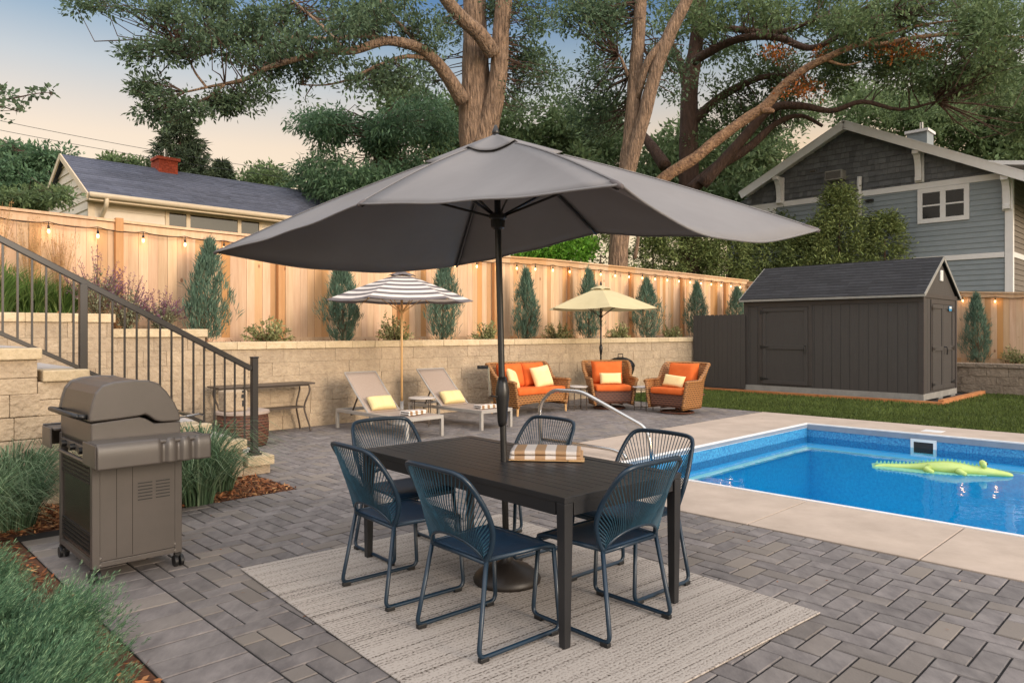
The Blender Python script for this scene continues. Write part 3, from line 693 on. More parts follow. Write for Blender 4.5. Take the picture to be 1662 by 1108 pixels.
for ev in (SV0-ov, SV1+ov):
    for uu in (SU0-ovg-.01, SU1+ovg-.015):
        b.bar(W(ev, uu+.012, ze+.012), W(sv, uu+.012, zr+.032), .02, .065)
    b.bar(W(ev, SU0-ovg, ze+.005), W(ev, SU1+ovg, ze+.005), .02, .05)
b.build('fascia', M['skirt'], t, world=True)
# side door on the long wall
d = MB(); du0, du1 = 7.28, 8.42; dz0, dz1 = .22, 2.10
for a in ((du0-.10, du0-.01, dz0, dz1+.1), (du1+.01, du1+.10, dz0, dz1+.1), (du0-.01, du1+.01, dz1+.01, dz1+.1)): boxW(d, SV0-.018, SV0, *a)
d.build('door_casing', M['shedtrim'], t, world=True, bevel=.003)
def doorleaf(u0_, u1_, end=False, face=0, hinge='hi'):
    d = MB(); f = face
    def bx(a0, a1, z_0, z_1, th):
        if not end: boxW(d, f-th, f, a0, a1, z_0, z_1)
        else: boxW(d, a0, a1, f-th, f, z_0, z_1)
    bx(u0_, u1_, dz0, dz1, .008)
    for a in ((u0_, u0_+.09, dz0, dz1), (u1_-.09, u1_, dz0, dz1), (u0_+.09, u1_-.09, dz0, dz0+.09), (u0_+.09, u1_-.09, dz1-.09, dz1), (u0_+.09, u1_-.09, 1.08, 1.18)): bx(*a, .026)
    o = d.build('door', M['shedwall'], t, world=True, bevel=.003)
    hx = u1_ if hinge == 'hi' else u0_; sg = -1 if hinge == 'hi' else 1
    for z in (dz0+.12, 1.13, dz1-.1):
        m_ = MB(); pl = [(hx-sg*.06, z-.05), (hx-sg*.06, z+.05), (hx+sg*.0, z+.03), (hx+sg*.16, z+.010), (hx+sg*.16, z-.010), (hx, z-.03)]
        if not end: m_.prism(pl, f-.034, f-.027, lambda p, q, a: W(a, p, q))
        else: m_.prism(pl, f-.034, f-.027, lambda p, q, a: W(p, a, q))
        h_ = m_.build('hinge', M['black'], t, world=True)
        h_.parent = o
    return o
dl = doorleaf(du0, du1, face=SV0)
def handle(par, v_, u_, z, end):
    m_ = MB()
    if end: m_.tube([W(v_, u_, z+.04), W(v_, u_-.06, z+.03), W(v_+.01, u_-.07, z-.03), W(v_+.02, u_-.06, z-.14)], .014, 6)
    else: m_.tube([W(v_, u_, z+.04), W(v_-.06, u_, z+.03), W(v_-.07, u_, z-.03), W(v_-.06, u_, z-.14)], .014, 6)
    o = m_.build('handle', M['black'], t, world=True); o.parent = par
handle(dl, SV0-.02, du0+.06, 1.13, False)
dm = 18.48; dz1 = 2.12
d = MB()
for a in ((17.60, 17.68), (19.30, 19.38)): boxW(d, a[0], a[1], SU0-.018, SU0, dz0, dz1+.1)
boxW(d, 17.68, 19.30, SU0-.018, SU0, dz1+.01, dz1+.1); d.build('door_casing', M['shedtrim'], t, world=True, bevel=.003)
d1 = doorleaf(17.69, dm-.005, True, SU0, 'lo'); d2 = doorleaf(dm+.005, 19.29, True, SU0, 'hi')
handle(d2, dm+.06, SU0-.02, 1.13, True)
s_ = MB(); boxW(s_, 18.86, 19.06, SU0-.045, SU0-.036, 1.99, 2.10); st = s_.build('label_plate', emis('sign_blue', hexc('2f86b5'), 0), t, world=True)
s_ = MB(); boxW(s_, 18.88, 19.04, SU0-.048, SU0-.046, 2.045, 2.09); q = s_.build('label_print', M['white'], t, world=True); q.parent = st
s_ = MB(); boxW(s_, sv-.10, sv+.10, SU0-.03, SU0-.002, 2.66, 2.90); ve = s_.build('gable_vent', M['white'], t, world=True, bevel=.005)
s_ = MB()
for z in np.arange(2.69, 2.88, .035): boxW(s_, sv-.07, sv+.07, SU0-.036, SU0-.031, z, z+.012)
q = s_.build('louvre', M['trim_white'], t, world=True); q.parent = ve
s_ = MB(); boxW(s_, SV0-.012, SV1+.01, SU0-.012, SU1+.0, .035, z0-.001); s_.build('skirt', M['skirt'], t, world=True)
s_ = MB()
for u in (4.85, 5.95, 7.3, 8.6):
    boxW(s_, SV0+.0, SV0+.35, u, u+.22, -.03, .034)
for v in (18.2, 19.2): boxW(s_, v, v+.35, SU0, SU0+.2, -.03, .034)
s_.build('footing_block', M['skirt'], t, world=True, bevel=.01)
tm = MB(); boxW(tm, 16.72, 16.82, 4.35, 6.9, -.02, .055)
tm.build('x', M['timber']).name = 'landscape_timber'; tag(bpy.data.objects['landscape_timber'], 'orange-brown timber edging in front of the shed, right length ending at the corner', 'timber edging', 'timber edging around the shed')
tm = MB(); boxW(tm, 16.72, 16.82, 6.92, 10.3, -.02, .055)
o = tm.build('landscape_timber', M['timber']); tag(o, 'timber edging strip in front of the dark fence and shed door', 'timber edging', 'timber edging around the shed')
tm = MB(); boxW(tm, 16.83, 20.3, 4.35, 4.45, -.02, .09)
o = tm.build('landscape_timber', M['timber']); tag(o, 'orange timber edging running back beside the shed double doors', 'timber edging', 'timber edging around the shed')
g = MB(); rectW(g, 16.82, 20.5, 4.45, 10.3, -.008); struct('gravel_pad', g, M['joint'])

# ================================================================== DINING SET
TC = Vector((-.03, 4.385, 0))
# rug
t = MB(); t.box(-1.06, 1.06, -1.36, 1.36, .004, .013)
o = t.build('outdoor_rug', M['rug'], bevel=.003); o.location = (-.035, 4.20, 0); o.rotation_euler = (0, 0, R(40.2))
tag(o, 'flat woven grey-beige outdoor rug under the dining set', 'rug')
# table
t = thing('dining_table', 'dark rectangular metal dining table with slatted top, pierced by the umbrella pole', 'table', TC, TA)
hw, hl, zt = .46, .945, .732
b = MB()
for s_ in (-1, 1):
    b.box(s_*hw-(.07 if s_ > 0 else 0), s_*hw+(.07 if s_ < 0 else 0), -hl, hl, zt-.03, zt)
    y0 = s_*hl-(.07 if s_ > 0 else 0); b.box(-hw+.0705, hw-.0705, y0, y0+.07, zt-.0305, zt-.0005)
b.build('top_frame', M['table'], t, bevel=.002)
b = MB(); nsl = 11; wd = (2*hw-.142)/nsl
for k in range(nsl):
    x0 = -hw+.071+k*wd; y1 = hl-.072
    if k == 5: b.box(x0+.0025, x0+wd-.0025, -y1, -.03, zt-.026, zt-.003); b.box(x0+.0025, x0+wd-.0025, .03, y1, zt-.026, zt-.003)
    else: b.box(x0+.0025, x0+wd-.0025, -y1, y1, zt-.026, zt-.003)
b.build('tabletop', M['table'], t, bevel=.0015)
b = MB(); b.box(-hw+.02, hw-.02, -hl+.02, hl-.02, zt-.05, zt-.034)
b = MB()
for s_ in (-1, 1):
    b.box(s_*(hw-.022)-.016, s_*(hw-.022)+.016, -hl+.07, hl-.07, zt-.095, zt-.031)
    b.box(-hw+.07, hw-.07, s_*(hl-.022)-.016, s_*(hl-.022)+.016, zt-.095, zt-.031)
b.build('apron', M['table'], t, bevel=.003)
b = MB(); b.lathe([(.034, zt-.02), (.040, zt-.001), (.040, zt+.004), (.028, zt+.005)], 20); b.build('umbrella_ring', M['table'], t)
for sx in (-1, 1):
    for sy in (-1, 1):
        b = MB(); n = len(b.v)
        cx_, cy_ = sx*(hw-.030), sy*(hl-.030)
        for z, q, ox in ((zt-.031, .029, 0), (0.013, .020, .010)):
            for a, c in ((-1, -1), (1, -1), (1, 1), (-1, 1)): b.v.append((cx_+a*q+sx*ox*0, cy_+c*q, z))
        b.f += [(0,3,2,1), (4,5,6,7)]+[(k, (k+1) % 4, 4+(k+1) % 4, 4+k) for k in range(4)]
        b.build('leg', M['table'], t, bevel=.003)

# chairs
def smoothpath(P, n=6, closed=False):
    P = [Vector(p) for p in P]; out = []; m = len(P)
    for i in range(m if closed else m-1):
        if closed: p0, p1, p2, p3 = P[i-1], P[i], P[(i+1) % m], P[(i+2) % m]
        else: p0, p1, p2, p3 = P[max(i-1, 0)], P[i], P[i+1], P[min(i+2, m-1)]
        for k in range(n):
            t_ = k/n; out.append(.5*((2*p1)+(p2-p0)*t_+(2*p0-5*p1+4*p2-p3)*t_*t_+(3*p1-p0-3*p2+p3)*t_**3))
    if not closed: out.append(P[-1])
    return out
def corner(P, r, n=5):
    """round the inner corners of a polyline with radius-like cut r"""
    P = [Vector(p) for p in P]; out = [P[0]]
    for i in range(1, len(P)-1):
        a = (P[i-1]-P[i]); c = (P[i+1]-P[i]); ra = min(r, a.length*.45); rc = min(r, c.length*.45)
        A = P[i]+a.normalized()*ra; Cc = P[i]+c.normalized()*rc
        for k in range(n+1):
            t_ = k/n; out.append(A*(1-t_)**2+P[i]*2*t_*(1-t_)+Cc*t_*t_)
    out.append(P[-1]); return out
def make_chair(label):
    t = thing('dining_chair', label, 'chair', (0, 0, 0), 0, 'navy corded dining chairs around the table')
    for s_ in (-1, 1):
        b = MB(); p = corner([(s_*.215, -.20, .44), (s_*.250, -.275, .020), (s_*.250, .245, .020), (s_*.235, .215, .425)], .045)
        b.tube(p, .0115, 8); b.build('leg_frame', M['navy'], t, smooth=True)
        for y in (-.245, .20):
            b = MB(); b.cbox((s_*.250, y, .012), (.028, .05, .022)); b.build('foot_glide', M['blackpl'], t, bevel=.004)
    # seat frame and sling
    b = MB(); b.tube(corner([(-.205, -.21, .44), (-.235, .17, .445), (-.225, .245, .42), (.225, .245, .42), (.235, .17, .445), (.205, -.21, .44)], .05), .012, 8)
    b.tube([(-.21, -.205, .432), (.21, -.205, .432)], .010, 8); b.tube([(-.235, .20, .415), (.235, .20, .415)], .009, 8)
    b.build('seat_frame', M['navy'], t, smooth=True)
    b = MB()
    def sf(a, c):
        x = (a*2-1)*(.205+.03*c); y = -.205+.455*c; z = .445-.018*(1-(a*2-1)**2)*math.sin(math.pi*min(c*1.05, 1))-(.0 if c < .8 else .55*(c-.8)**2*4*.45)
        return Vector((x, y, z))
    b.grid(sf, 14, 14); b.build('seat', M['sling'], t, smooth=True, solid=.006)
    # back frame loop
    half = [(.212, -.20, .44), (.238, -.192, .50), (.262, -.20, .58), (.268, -.235, .67), (.255, -.285, .76), (.236, -.330, .825), (.195, -.358, .858), (.08, -.372, .866)]
    pts = smoothpath(half+[(-x, y, z) for x, y, z in half[::-1]], 6)
    b = MB(); b.tube(pts, .0135, 8); b.build('back_frame', M['navy'], t, smooth=True)
    # lower arch and cords
    ar = [Vector((.200*math.cos(th)*1.0, -.205-.045*math.sin(th), .445+.085*math.sin(th))) for th in np.linspace(0.05, math.pi-.05, 41)]
    b = MB(); b.tube([(.212, -.20, .44)]+ar+[(-.212, -.20, .44)], .008, 6); b.build('back_arch', M['navy'], t, smooth=True)
    b = MB(); n = 56
    L_ = [0]
    for a, c in zip(pts[:-1], pts[1:]): L_.append(L_[-1]+(c-a).length)
    def at(path, LL, s_):
        d = s_*LL[-1]; i = int(np.searchsorted(LL, d, side='right'))-1; i = max(0, min(i, len(path)-2)); q = (d-LL[i])/max(LL[i+1]-LL[i], 1e-9); return path[i].lerp(path[i+1], q)
    LA = [0]
    for a, c in zip(ar[:-1], ar[1:]): LA.append(LA[-1]+(c-a).length)
    n = 50
    for k in range(n):
        s_ = .045+.91*k/(n-1); p = at(pts, L_, s_); q = at(ar, LA, .0+1.0*k/(n-1))
        for o_ in (0,):
            mid = p.lerp(q, .5)+Vector((0, -.018, 0)); dx = Vector((o_, 0, o_*.3))
            b.tube([p+dx, mid+dx, q+dx], .0032, 4, cap=False)
    b.build('back_cords', M['strap'], t)
    return t
cfg = [((-.11, 3.61), TA-R(90), 'navy corded chair on the near long side of the table, closest to the camera'),
       ((-.63, 4.21), TA-R(90), 'navy corded chair on the near long side of the table, its back nearest the grill'),
       ((.46, 3.77), TA, 'navy corded chair at the right short end of the table, seen from behind'),
       ((.685, 4.28), TA+R(90), 'navy corded chair on the pool side of the table next to the water'),
       ((.03, 5.02), TA+R(90), 'navy corded chair on the far side behind the folded towel'),
       ((-.72, 4.93), TA+R(180), 'navy corded chair at the far left end of the table, before a lounger')]
c0 = make_chair(cfg[0][2])
for k, ((x, y), rz, lab) in enumerate(cfg):
    if k == 0: c0.location = (x, y, .013); c0.rotation_euler = (0, 0, rz)
    else: dup(c0, (x, y, .013), rz+R(random.uniform(-2, 2)), lab)

# folded towels
def towel(name, label, loc, rz, wd, dp, m, layers=3, hh=.024, group=None, tilt=0):
    t = thing(name, label, 'towel', loc, rz, group)
    b = MB()
    for k in range(layers):
        z0_ = k*hh; w2 = wd/2-random.uniform(0, .008)-k*.004; d2 = dp/2-random.uniform(0, .006); xo = random.uniform(-.004, .004)
        def fn(a, c, z0_=z0_, w2=w2, d2=d2, xo=xo):
            th = 2*math.pi*c; yy = math.cos(th); zz = math.sin(th)
            y = math.copysign(abs(yy)**.32, yy)*d2; z = z0_+hh/2+math.copysign(abs(zz)**.55, zz)*hh/2
            x = (a*2-1)*w2+xo
            z += .004*math.sin(9*x+k*2)*(z0_/hh/2+.3); y += .005*math.sin(11*x+k)
            e_ = 1-max(0, abs(a*2-1)-.93)/.07*.35
            return Vector((x, y, z0_+hh/2+(z-z0_-hh/2)*e_))
        b.grid(fn, 30, 28)
    b.build('folds', m, t, smooth=True, solid=.004)
    return t
t = towel('folded_towel', 'thick tan and white striped towel folded on the dining table beside the pole', (.215, 4.47, .734), R(-6), .45, .27, M['towel'], 2, .028)
b = MB(); b.box(-.222, .222, -.15, .12, .0, .004); b.box(.14, .235, -.155, -.04, .0, .008); b.build('towel_edge', M['towel_e'], t, bevel=.002)

# ------------------------------------------------------------------ the big grey umbrella
apex = Vector((-.10, 4.37, 2.68))
t = thing('patio_umbrella', 'large open rectangular grey umbrella rising through the dark dining table', 'umbrella', (-.03, 4.33, 0))
zc, zm = 2.065, 2.195
K = {'near': (.41, 2.70, zc), 'right': (1.66, 3.89, zc), 'far': (-.46, 5.98, zc-.0), 'left': (-2.06, 4.98, zc), 'mn': (-.82, 3.84, zm), 'mf': (.585, 4.95, zm)}
K = {k: Vector(v) for k, v in K.items()}
order = [('left', 'mn', .012), ('mn', 'near', .015), ('near', 'right', .125), ('right', 'mf', .03), ('mf', 'far', .02), ('far', 'left', .095)]
b = MB(); rings = 12; seg = 12
def csurf(A, C_, sag, i, rr):
    p = apex.lerp(A.lerp(C_, i), rr); inw = 4*i*(1-i)
    p.z += .03*math.sin(math.pi*rr)*(1-inw)-sag*inw*rr**2.4-.030*inw*math.sin(math.pi*rr)
    p.z += .004*math.sin(i*17+rr*5)*inw*rr
    ctr = Vector((apex.x, apex.y, p.z)); return p.lerp(ctr, .035*inw*rr)
for a, c, sag in order:
    A, C_ = K[a], K[c]
    b.grid(lambda i, r, A=A, C_=C_, sag=sag: csurf(A, C_, sag, i, .10+.90*r), seg, rings)
b.build('canopy', M['canvas'], t, smooth=True, world=True, solid=.003)
b = MB()
for a, c, sag in order:
    A, C_ = K[a], K[c]
    b.grid(lambda i, r, A=A, C_=C_, sag=sag: csurf(A, C_, sag, i, .002+.225*r)+Vector((0, 0, .034-.014*r)), 8, 6)
b.build('vent_cap', M['canvas'], t, smooth=True, world=True, solid=.003)
b = MB()
for k_ in K:                                            # stitched seams over the ribs
    A = K[k_]; b.tube([csurf(A, A, 0, 0, r)+Vector((0, 0, .003)) for r in np.linspace(.23, 1, 14)], .0045, 4)
b.build('seam', M['canvas'], t, world=True)
for k_ in K:
    A = K[k_]; b = MB(); b.tube([csurf(A, A, 0, 0, r)+Vector((0, 0, -.006)) for r in (.955, .98, 1.004)], [.012, .014, .010], 8); b.build('rib_pocket', M['canvas_g'], t, world=True, smooth=True)
b = MB()
for a, c, sag in order:                                 # hem
    A, C_ = K[a], K[c]; Q = []
    for k in range(25):
        i = k/24; Q.append(csurf(A, C_, sag, i, 1))
    b.tube(Q, .006, 5)
b.build('hem', M['canvas'], t, smooth=True, world=True)
polebase = Vector((-.03, 4.33, .0)); ptop = apex+Vector((0, 0, .05))
def onpole(z): return polebase.lerp(ptop, z/ptop.z)
b = MB(); b.tube([onpole(z) for z in (.05, .5, 1, 1.6, 2.2, 2.72)], .020, 14); b.build('pole', M['pole_dk'], t, smooth=True, world=True)
b = MB(); b.lathe([(.018, -.02), (.024, 0), (.018, .015), (.012, .03), (.006, .045)], 12, c=tuple(ptop+Vector((0, 0, -.005)))); b.build('finial', M['pole_dk'], t, smooth=True, world=True)
hub = onpole(2.19)
b = MB(); b.lathe([(.025, -.06), (.042, -.045), (.045, .0), (.055, .01), (.055, .03), (.03, .045)], 16, c=tuple(hub)); b.build('runner_hub', M['pole_dk'], t, world=True)
for k, v in K.items():
    def rp(r): return apex.lerp(v, r)+Vector((0, 0, .03*math.sin(math.pi*r)-.018))
    b = MB(); b.tube([rp(r) for r in np.linspace(.02, .985, 12)], .0095, 6); rb = b.build('rib', M['pole_dk'], t, smooth=True, world=True)
    b = MB(); b.tube([hub+Vector((0, 0, .01)), rp(.52 if k in ('mn', 'mf') else .40)], .0085, 6); s_ = b.build('strut', M['pole_dk'], t, smooth=True, world=True); s_.parent = rb
cr = onpole(1.10)
b = MB(); b.lathe([(.022, -.16), (.030, -.13), (.034, -.05), (.042, .02), (.042, .06), (.034, .10), (.024, .14)], 16, c=tuple(cr), sc=(1, 1)); ch = b.build('crank_housing', M['pole_dk'], t, smooth=True, world=True)
b = MB(); b.tube([cr+Vector((-.03, -.03, .02)), cr+Vector((-.075, -.045, .03)), cr+Vector((-.085, -.045, .20))], .008, 6); b.tube([cr+Vector((-.085, -.045, .20)), cr+Vector((-.15, -.05, .20))], .012, 6); q = b.build('crank_handle', M['steel'], t, world=True); q.parent = ch
b = MB(); b.lathe([(.20, .0), (.205, .02), (.19, .045), (.14, .085), (.07, .11), (.04, .125), (.03, .16), (.028, .30)], 32, c=(-.03, 4.33, .013)); b.build('base', M['bronze'], t, smooth=True, world=True)
b = MB(); b.tube([(-.005, 4.31, .24), (.06, 4.27, .24)], .010, 6); b.build('base_knob', M['steel'], t, world=True)

# ------------------------------------------------------------------ small round umbrellas
def market(name, label, base, top, rr, rim_drop, n, mats, pole_m, pole_r, stripesN=0, tiltx=0, wooden=False, rz0=0):
    t = thing(name, label, 'umbrella', base)
    nr = stripesN or 8
    b = MB(); mi = []
    for k in range(n):
        a0 = rz0+2*math.pi*k/n; a1 = rz0+2*math.pi*(k+1)/n
        for j in range(nr):
            r0 = .12+.88*j/nr; r1 = .12+.88*(j+1)/nr
            for q in range(4):
                i0, i1 = q/4, (q+1)/4
                def pt(i, r):
                    A = Vector((math.cos(a0), math.sin(a0), 0)); B = Vector((math.cos(a1), math.sin(a1), 0)); p = A.lerp(B, i)*r*rr
                    inw = 4*i*(1-i); return Vector((p.x*(1-.03*inw*r), p.y*(1-.03*inw*r), top-rim_drop*(r**1.12)-.035*inw*r*r))+Vector((0, 0, 0))
                b.face([pt(i0, r0), pt(i1, r0), pt(i1, r1), pt(i0, r1)]); mi.append(j % 2)
    o = b.build('canopy', mats[0], t, weld=True, smooth=False)
    if len(mats) > 1:
        o.data.materials.append(mats[1]); o.data.polygons.foreach_set('material_index', mi)
    b = MB()
    for k in range(n):
        a0 = rz0+2*math.pi*k/n; a1 = rz0+2*math.pi*(k+1)/n
        for q in range(4):
            A = Vector((math.cos(a0), math.sin(a0), 0)); B = Vector((math.cos(a1), math.sin(a1), 0)); P_ = [A.lerp(B, (q+s_)/4)*rr*.2 for s_ in (0, 1)]
            z1 = [top+.03-rim_drop*.19+.03*(4*((q+s_)/4)*(1-(q+s_)/4)) for s_ in (0, 1)]
            b.face([(0, 0, top+.05), tuple(Vector((P_[0].x, P_[0].y, z1[0]))), tuple(Vector((P_[1].x, P_[1].y, z1[1])))])
    b.build('vent_cap', mats[-1], t, weld=True)
    b = MB(); b.tube([(0, 0, .0), (0, 0, top+.05)], pole_r, 12); b.build('pole', pole_m, t, smooth=True)
    b = MB(); b.lathe([(.02, 0), (.028, .02), (.02, .05), (.008, .09)], 10, c=(0, 0, top+.04)); b.build('finial', M['pole_dk'] if not wooden else M['canvas_w'], t, smooth=True)
    for k in range(n):
        a = rz0+2*math.pi*k/n; d = Vector((math.cos(a), math.sin(a), 0))
        b = MB(); b.tube([d*.03+Vector((0, 0, top-.03)), d*rr*.5+Vector((0, 0, top-.03-rim_drop*.46)), d*rr*.98+Vector((0, 0, top-.02-rim_drop*.98))], .008, 5); rb = b.build('rib', pole_m, t)
        b = MB(); b.tube([d*.03+Vector((0, 0, top-.62)), d*rr*.5+Vector((0, 0, top-.035-rim_drop*.46))], .007, 5); q = b.build('strut', pole_m, t); q.parent = rb
    b = MB(); b.lathe([(.03, -.03), (.045, 0), (.03, .03)], 12, c=(0, 0, top-.62)); b.build('runner_hub', pole_m, t)
    b = MB(); b.lathe([(.22, 0), (.22, .04), (.06, .07), (.035, .10), (.03, .38)], 24); b.build('base', M['alum'] if wooden else M['bronze'], t, smooth=True)
    if not wooden:
        b = MB(); b.lathe([(.02, -.1), (.035, 0), (.04, .06), (.02, .12)], 12, c=(0, 0, 1.12)); b.build('crank_housing', M['pole_dk'], t, smooth=True)
    return t
market('striped_umbrella', 'grey and white striped open umbrella on a wooden pole between the loungers', W(6.93, 9.62), 2.46, 1.20, .44, 6, [M['canvas_w'], M['canvas_g']], M['pole_wood'], .019, 12, wooden=True, rz0=.25)
market('yellow_umbrella', 'plain pale yellow open umbrella on a dark pole behind the wicker chairs', W(12.12, 9.62), 2.46, 1.24, .46, 6, [M['canvas_y']], M['pole_dk'], .019, 0, rz0=.55)

# ------------------------------------------------------------------ loungers, side tables, wicker
def pillow(name, label, loc, rot, w_, h_, t_, m, group=None, edge=False):
    b = MB(); b.pillow(w_, h_, t_, 14, k=.42); o = b.build(name, m, smooth=True, weld=True); o.location = loc; o.rotation_euler = rot
    tag(o, label, 'pillow', group); return o
def make_lounger(label):
    t = thing('sun_lounger', label, 'lounger', (0, 0, 0), YA, 'sun loungers along the block wall')
    b = MB()
    for s_ in (-1, 1): b.box(s_*.31-.02, s_*.31+.02, -.95, .93, .255, .305)
    b.box(-.29, .29, -.95, -.91, .2555, .3045); b.box(-.29, .29, .89, .93, .2555, .3045); b.build('frame', M['alum'], t, bevel=.003)
    for sx in (-1, 1):
        for y in (-.925, .905): b = MB(); b.box(sx*.31-.0225, sx*.31+.0225, y-.0225, y+.0225, 0, .256); b.build('leg', M['alum'], t, bevel=.002)
    b = MB(); b.grid(lambda a, c: Vector(((a*2-1)*.285, -.93+1.03*c, .300-.016*math.sin(math.pi*a)*math.sin(math.pi*c))), 8, 10); b.build('seat_sling', M['taupe'], t, smooth=True, solid=.006)
    def bp(a, c): return Vector(((a*2-1)*.285, .08+.66*c, .30+.57*c-.018*math.sin(math.pi*c)))
    b = MB(); b.grid(bp, 8, 10); b.build('back_sling', M['taupe'], t, smooth=True, solid=.006)
    b = MB(); b.tube([bp(0, 0), bp(0, .5), bp(0, 1), bp(1, 1), bp(1, .5), bp(1, 0)], .014, 6); b.build('back_frame', M['alum'], t)
    b = MB()
    for s_ in (-1, 1): b.bar((s_*.24, .40, .56), (s_*.24, .62, .22), .018, .018)
    b.bar((-.24, .62, .23), (.24, .62, .23), .018, .018); b.build('back_strut', M['console'], t)
    return t
l0 = make_lounger('taupe sling lounger left of the striped umbrella, its foot end behind the dining chair'); l0.location = W(6.27, 9.08)
dup(l0, W(7.67, 9.08), YA, 'taupe sling lounger right of the striped umbrella, beside the wicker loveseat')
for v, lab in ((6.27, 'pale yellow lumbar pillow on the left lounger'), (7.67, 'pale yellow lumbar pillow on the right lounger')):
    p = W(v, 9.08+.145, .425); pillow('lumbar_pillow', lab, p, (R(48), 0, YA), .46, .25, .13, M['yellowp'], 'yellow pillows on the loungers')
towel('folded_towel', 'white and taupe striped towel folded on the foot of the left lounger', W(6.33, 8.50, .302), YA+R(8), .38, .2, M['towel_s'], 2, .03, 'towels on the loungers')
towel('folded_towel', 'brown and white striped towel folded on the foot of the right lounger', W(7.70, 8.42, .302), YA+R(-4), .38, .2, M['towel_s'], 2, .026, 'towels on the loungers')

def make_sidetable(label):
    t = thing('side_table', label, 'side table', (0, 0, 0), 0, 'small round side tables')
    b = MB(); b.lathe([(.19, .435), (.208, .438), (.21, .450), (.205, .460), (0.001, .460)], 28); b.build('tabletop', M['tabletop'], t, smooth=False)
    for k in range(4):
        a = R(45+90*k); b = MB(); b.tube([(.185*math.cos(a), .185*math.sin(a), 0), (.185*math.cos(a), .185*math.sin(a), .436)], .009, 6); b.build('leg', M['console'], t)
    b = MB(); b.tube([(.185*math.cos(a), .185*math.sin(a), .40) for a in np.linspace(0, 2*math.pi, 24, endpoint=False)], .007, 6, closed=True)
    b.bar((-.13, -.13, .06), (.13, .13, .06), .012, .012); b.bar((-.13, .13, .063), (.13, -.13, .063), .012, .012); b.build('stretcher', M['console'], t)
    return t
s0_ = make_sidetable('round pale side table between the two loungers by the striped umbrella pole'); s0_.location = W(7.05, 9.25)
dup(s0_, W(10.68, 9.05), R(20), 'round pale side table between the loveseat and the middle swivel chair')
dup(s0_, W(11.52, 8.10), R(50), 'round pale side table between the two orange swivel chairs')

def make_wicker(name, label, cat, wd, swivel, group=None):
    """faces local -y"""
    t = thing(name, label, cat, (0, 0, 0), 0, group)
    hw_ = wd/2; yf, yb = -.38, .30
    P = smoothpath([(-hw_, yf, 0), (-hw_+.005, -.15, 0), (-hw_, .1, 0), (-hw_+.05, yb-.02, 0), (-hw_+.18, yb+.06, 0), (0, yb+.09, 0), (hw_-.18, yb+.06, 0), (hw_-.05, yb-.02, 0), (hw_, .1, 0), (hw_-.005, -.15, 0), (hw_, yf, 0)], 5)
    def top(p):
        q = min(max((p.y+.02)/.26, 0), 1); q = q*q*(3-2*q); return .60+.30*q
    def out(p):
        c = Vector((p.x*.9, p.y-(-.15), 0)); return c.normalized() if c.length > .01 else Vector((0, 1, 0))
    zb_ = .10 if swivel else .14
    def shell(a, c):
        i = a*(len(P)-1); i0 = min(int(i), len(P)-2); p = P[i0].lerp(P[i0+1], i-i0); h_ = zb_+(top(p)-zb_)*c
        fl = -.045+.10*c+(.07*max(0, h_-.6)/.3 if p.y > .1 else 0); o_ = out(p); o_.y *= .9 if p.y > 0 else .15
        return Vector((p.x, p.y, h_))+o_*fl
    b = MB(); b.grid(shell, len(P)-1, 10); b.build('body', M['wicker'], t, smooth=True, solid=.045)
    b = MB(); rim = [shell(i/60, 1) for i in range(61)]; rim[0] += Vector((0, -.03, -.02)); rim[-1] += Vector((0, -.03, -.02))
    b.tube(rim, .036, 10); b.build('rolled_rim', M['wicker'], t, smooth=True)
    for s_ in (0, 1):
        b = MB(); b.tube([shell(s_, c)+Vector((0, -.005, 0)) for c in np.linspace(0, 1, 8)], .030, 8); b.build('arm_front', M['wicker'], t, smooth=True)
    b = MB()
    def ap(a, c): x = (a*2-1)*(hw_-.035+.02*c); return Vector((x, yf+.03, (zb_+.03 + (.05*(1-(a*2-1)**2) if not swivel else 0))*(1-c)+.37*c))
    b.grid(ap, 16, 4); b.build('front_apron', M['wicker_dk'] if swivel else M['wicker'], t, smooth=True, solid=.03)
    b = MB(); b.box(-hw_+.03, hw_-.03, yf+.03, yb+.02, .33, .36); b.build('seat_deck', M['wicker_dk'], t)
    nseat = 1
    b = MB(); b.box(-hw_+.05, hw_-.05, yf-.015, yb-.06, .362, .48); b.build('seat_cushion', M['orange'], t, bevel=.035, smooth=True)
    nb = 2 if wd > 1 else 1; cw = (wd-.16)/nb
    for k in range(nb):
        b = MB(); b.pillow(cw, .48, .24, 12, k=.3); xo = -((nb-1)*cw/2)+k*cw
        b.xf(lambda p: Vector((p.x+xo, -p.z*math.cos(R(14))+p.y*math.sin(R(14))+.17, p.y*math.cos(R(14))+p.z*math.sin(R(14))+.69))); b.build('back_cushion', M['orange'], t, smooth=True, weld=True)
    if swivel:
        b = MB(); b.tube([(.30*math.cos(a), .30*math.sin(a)-.03, .022) for a in np.linspace(0, 2*math.pi, 32, endpoint=False)], .016, 8, closed=True)
        b.bar((-.29, -.03, .035), (.29, -.03, .035), .03, .016); b.bar((0, -.31, .035), (0, .26, .035), .03, .016); b.tube([(0, -.03, .03), (0, -.03, .16)], .035, 10)
        b.bar((-.2, -.25, .10), (-.2, .2, .10), .03, .02); b.bar((.2, -.25, .10), (.2, .2, .10), .03, .02); b.bar((-.2, -.03, .12), (.2, -.03, .12), .03, .02); b.build('swivel_base', M['wicker_dk'], t)
    else:
        for sx in (-1, 1):
            for y in (yf+.01, yb): b = MB(); b.tube([(sx*(hw_-.04), y, .22), (sx*(hw_-.03), y, 0)], [.028, .018], 8); b.build('leg', M['pole_wood'], t)
    return t
ls = make_wicker('wicker_loveseat', 'brown wicker loveseat with orange cushions, right of the loungers', 'loveseat', 1.36, False)
ls.location = W(9.68, 9.42); ls.rotation_euler = (0, 0, YA)
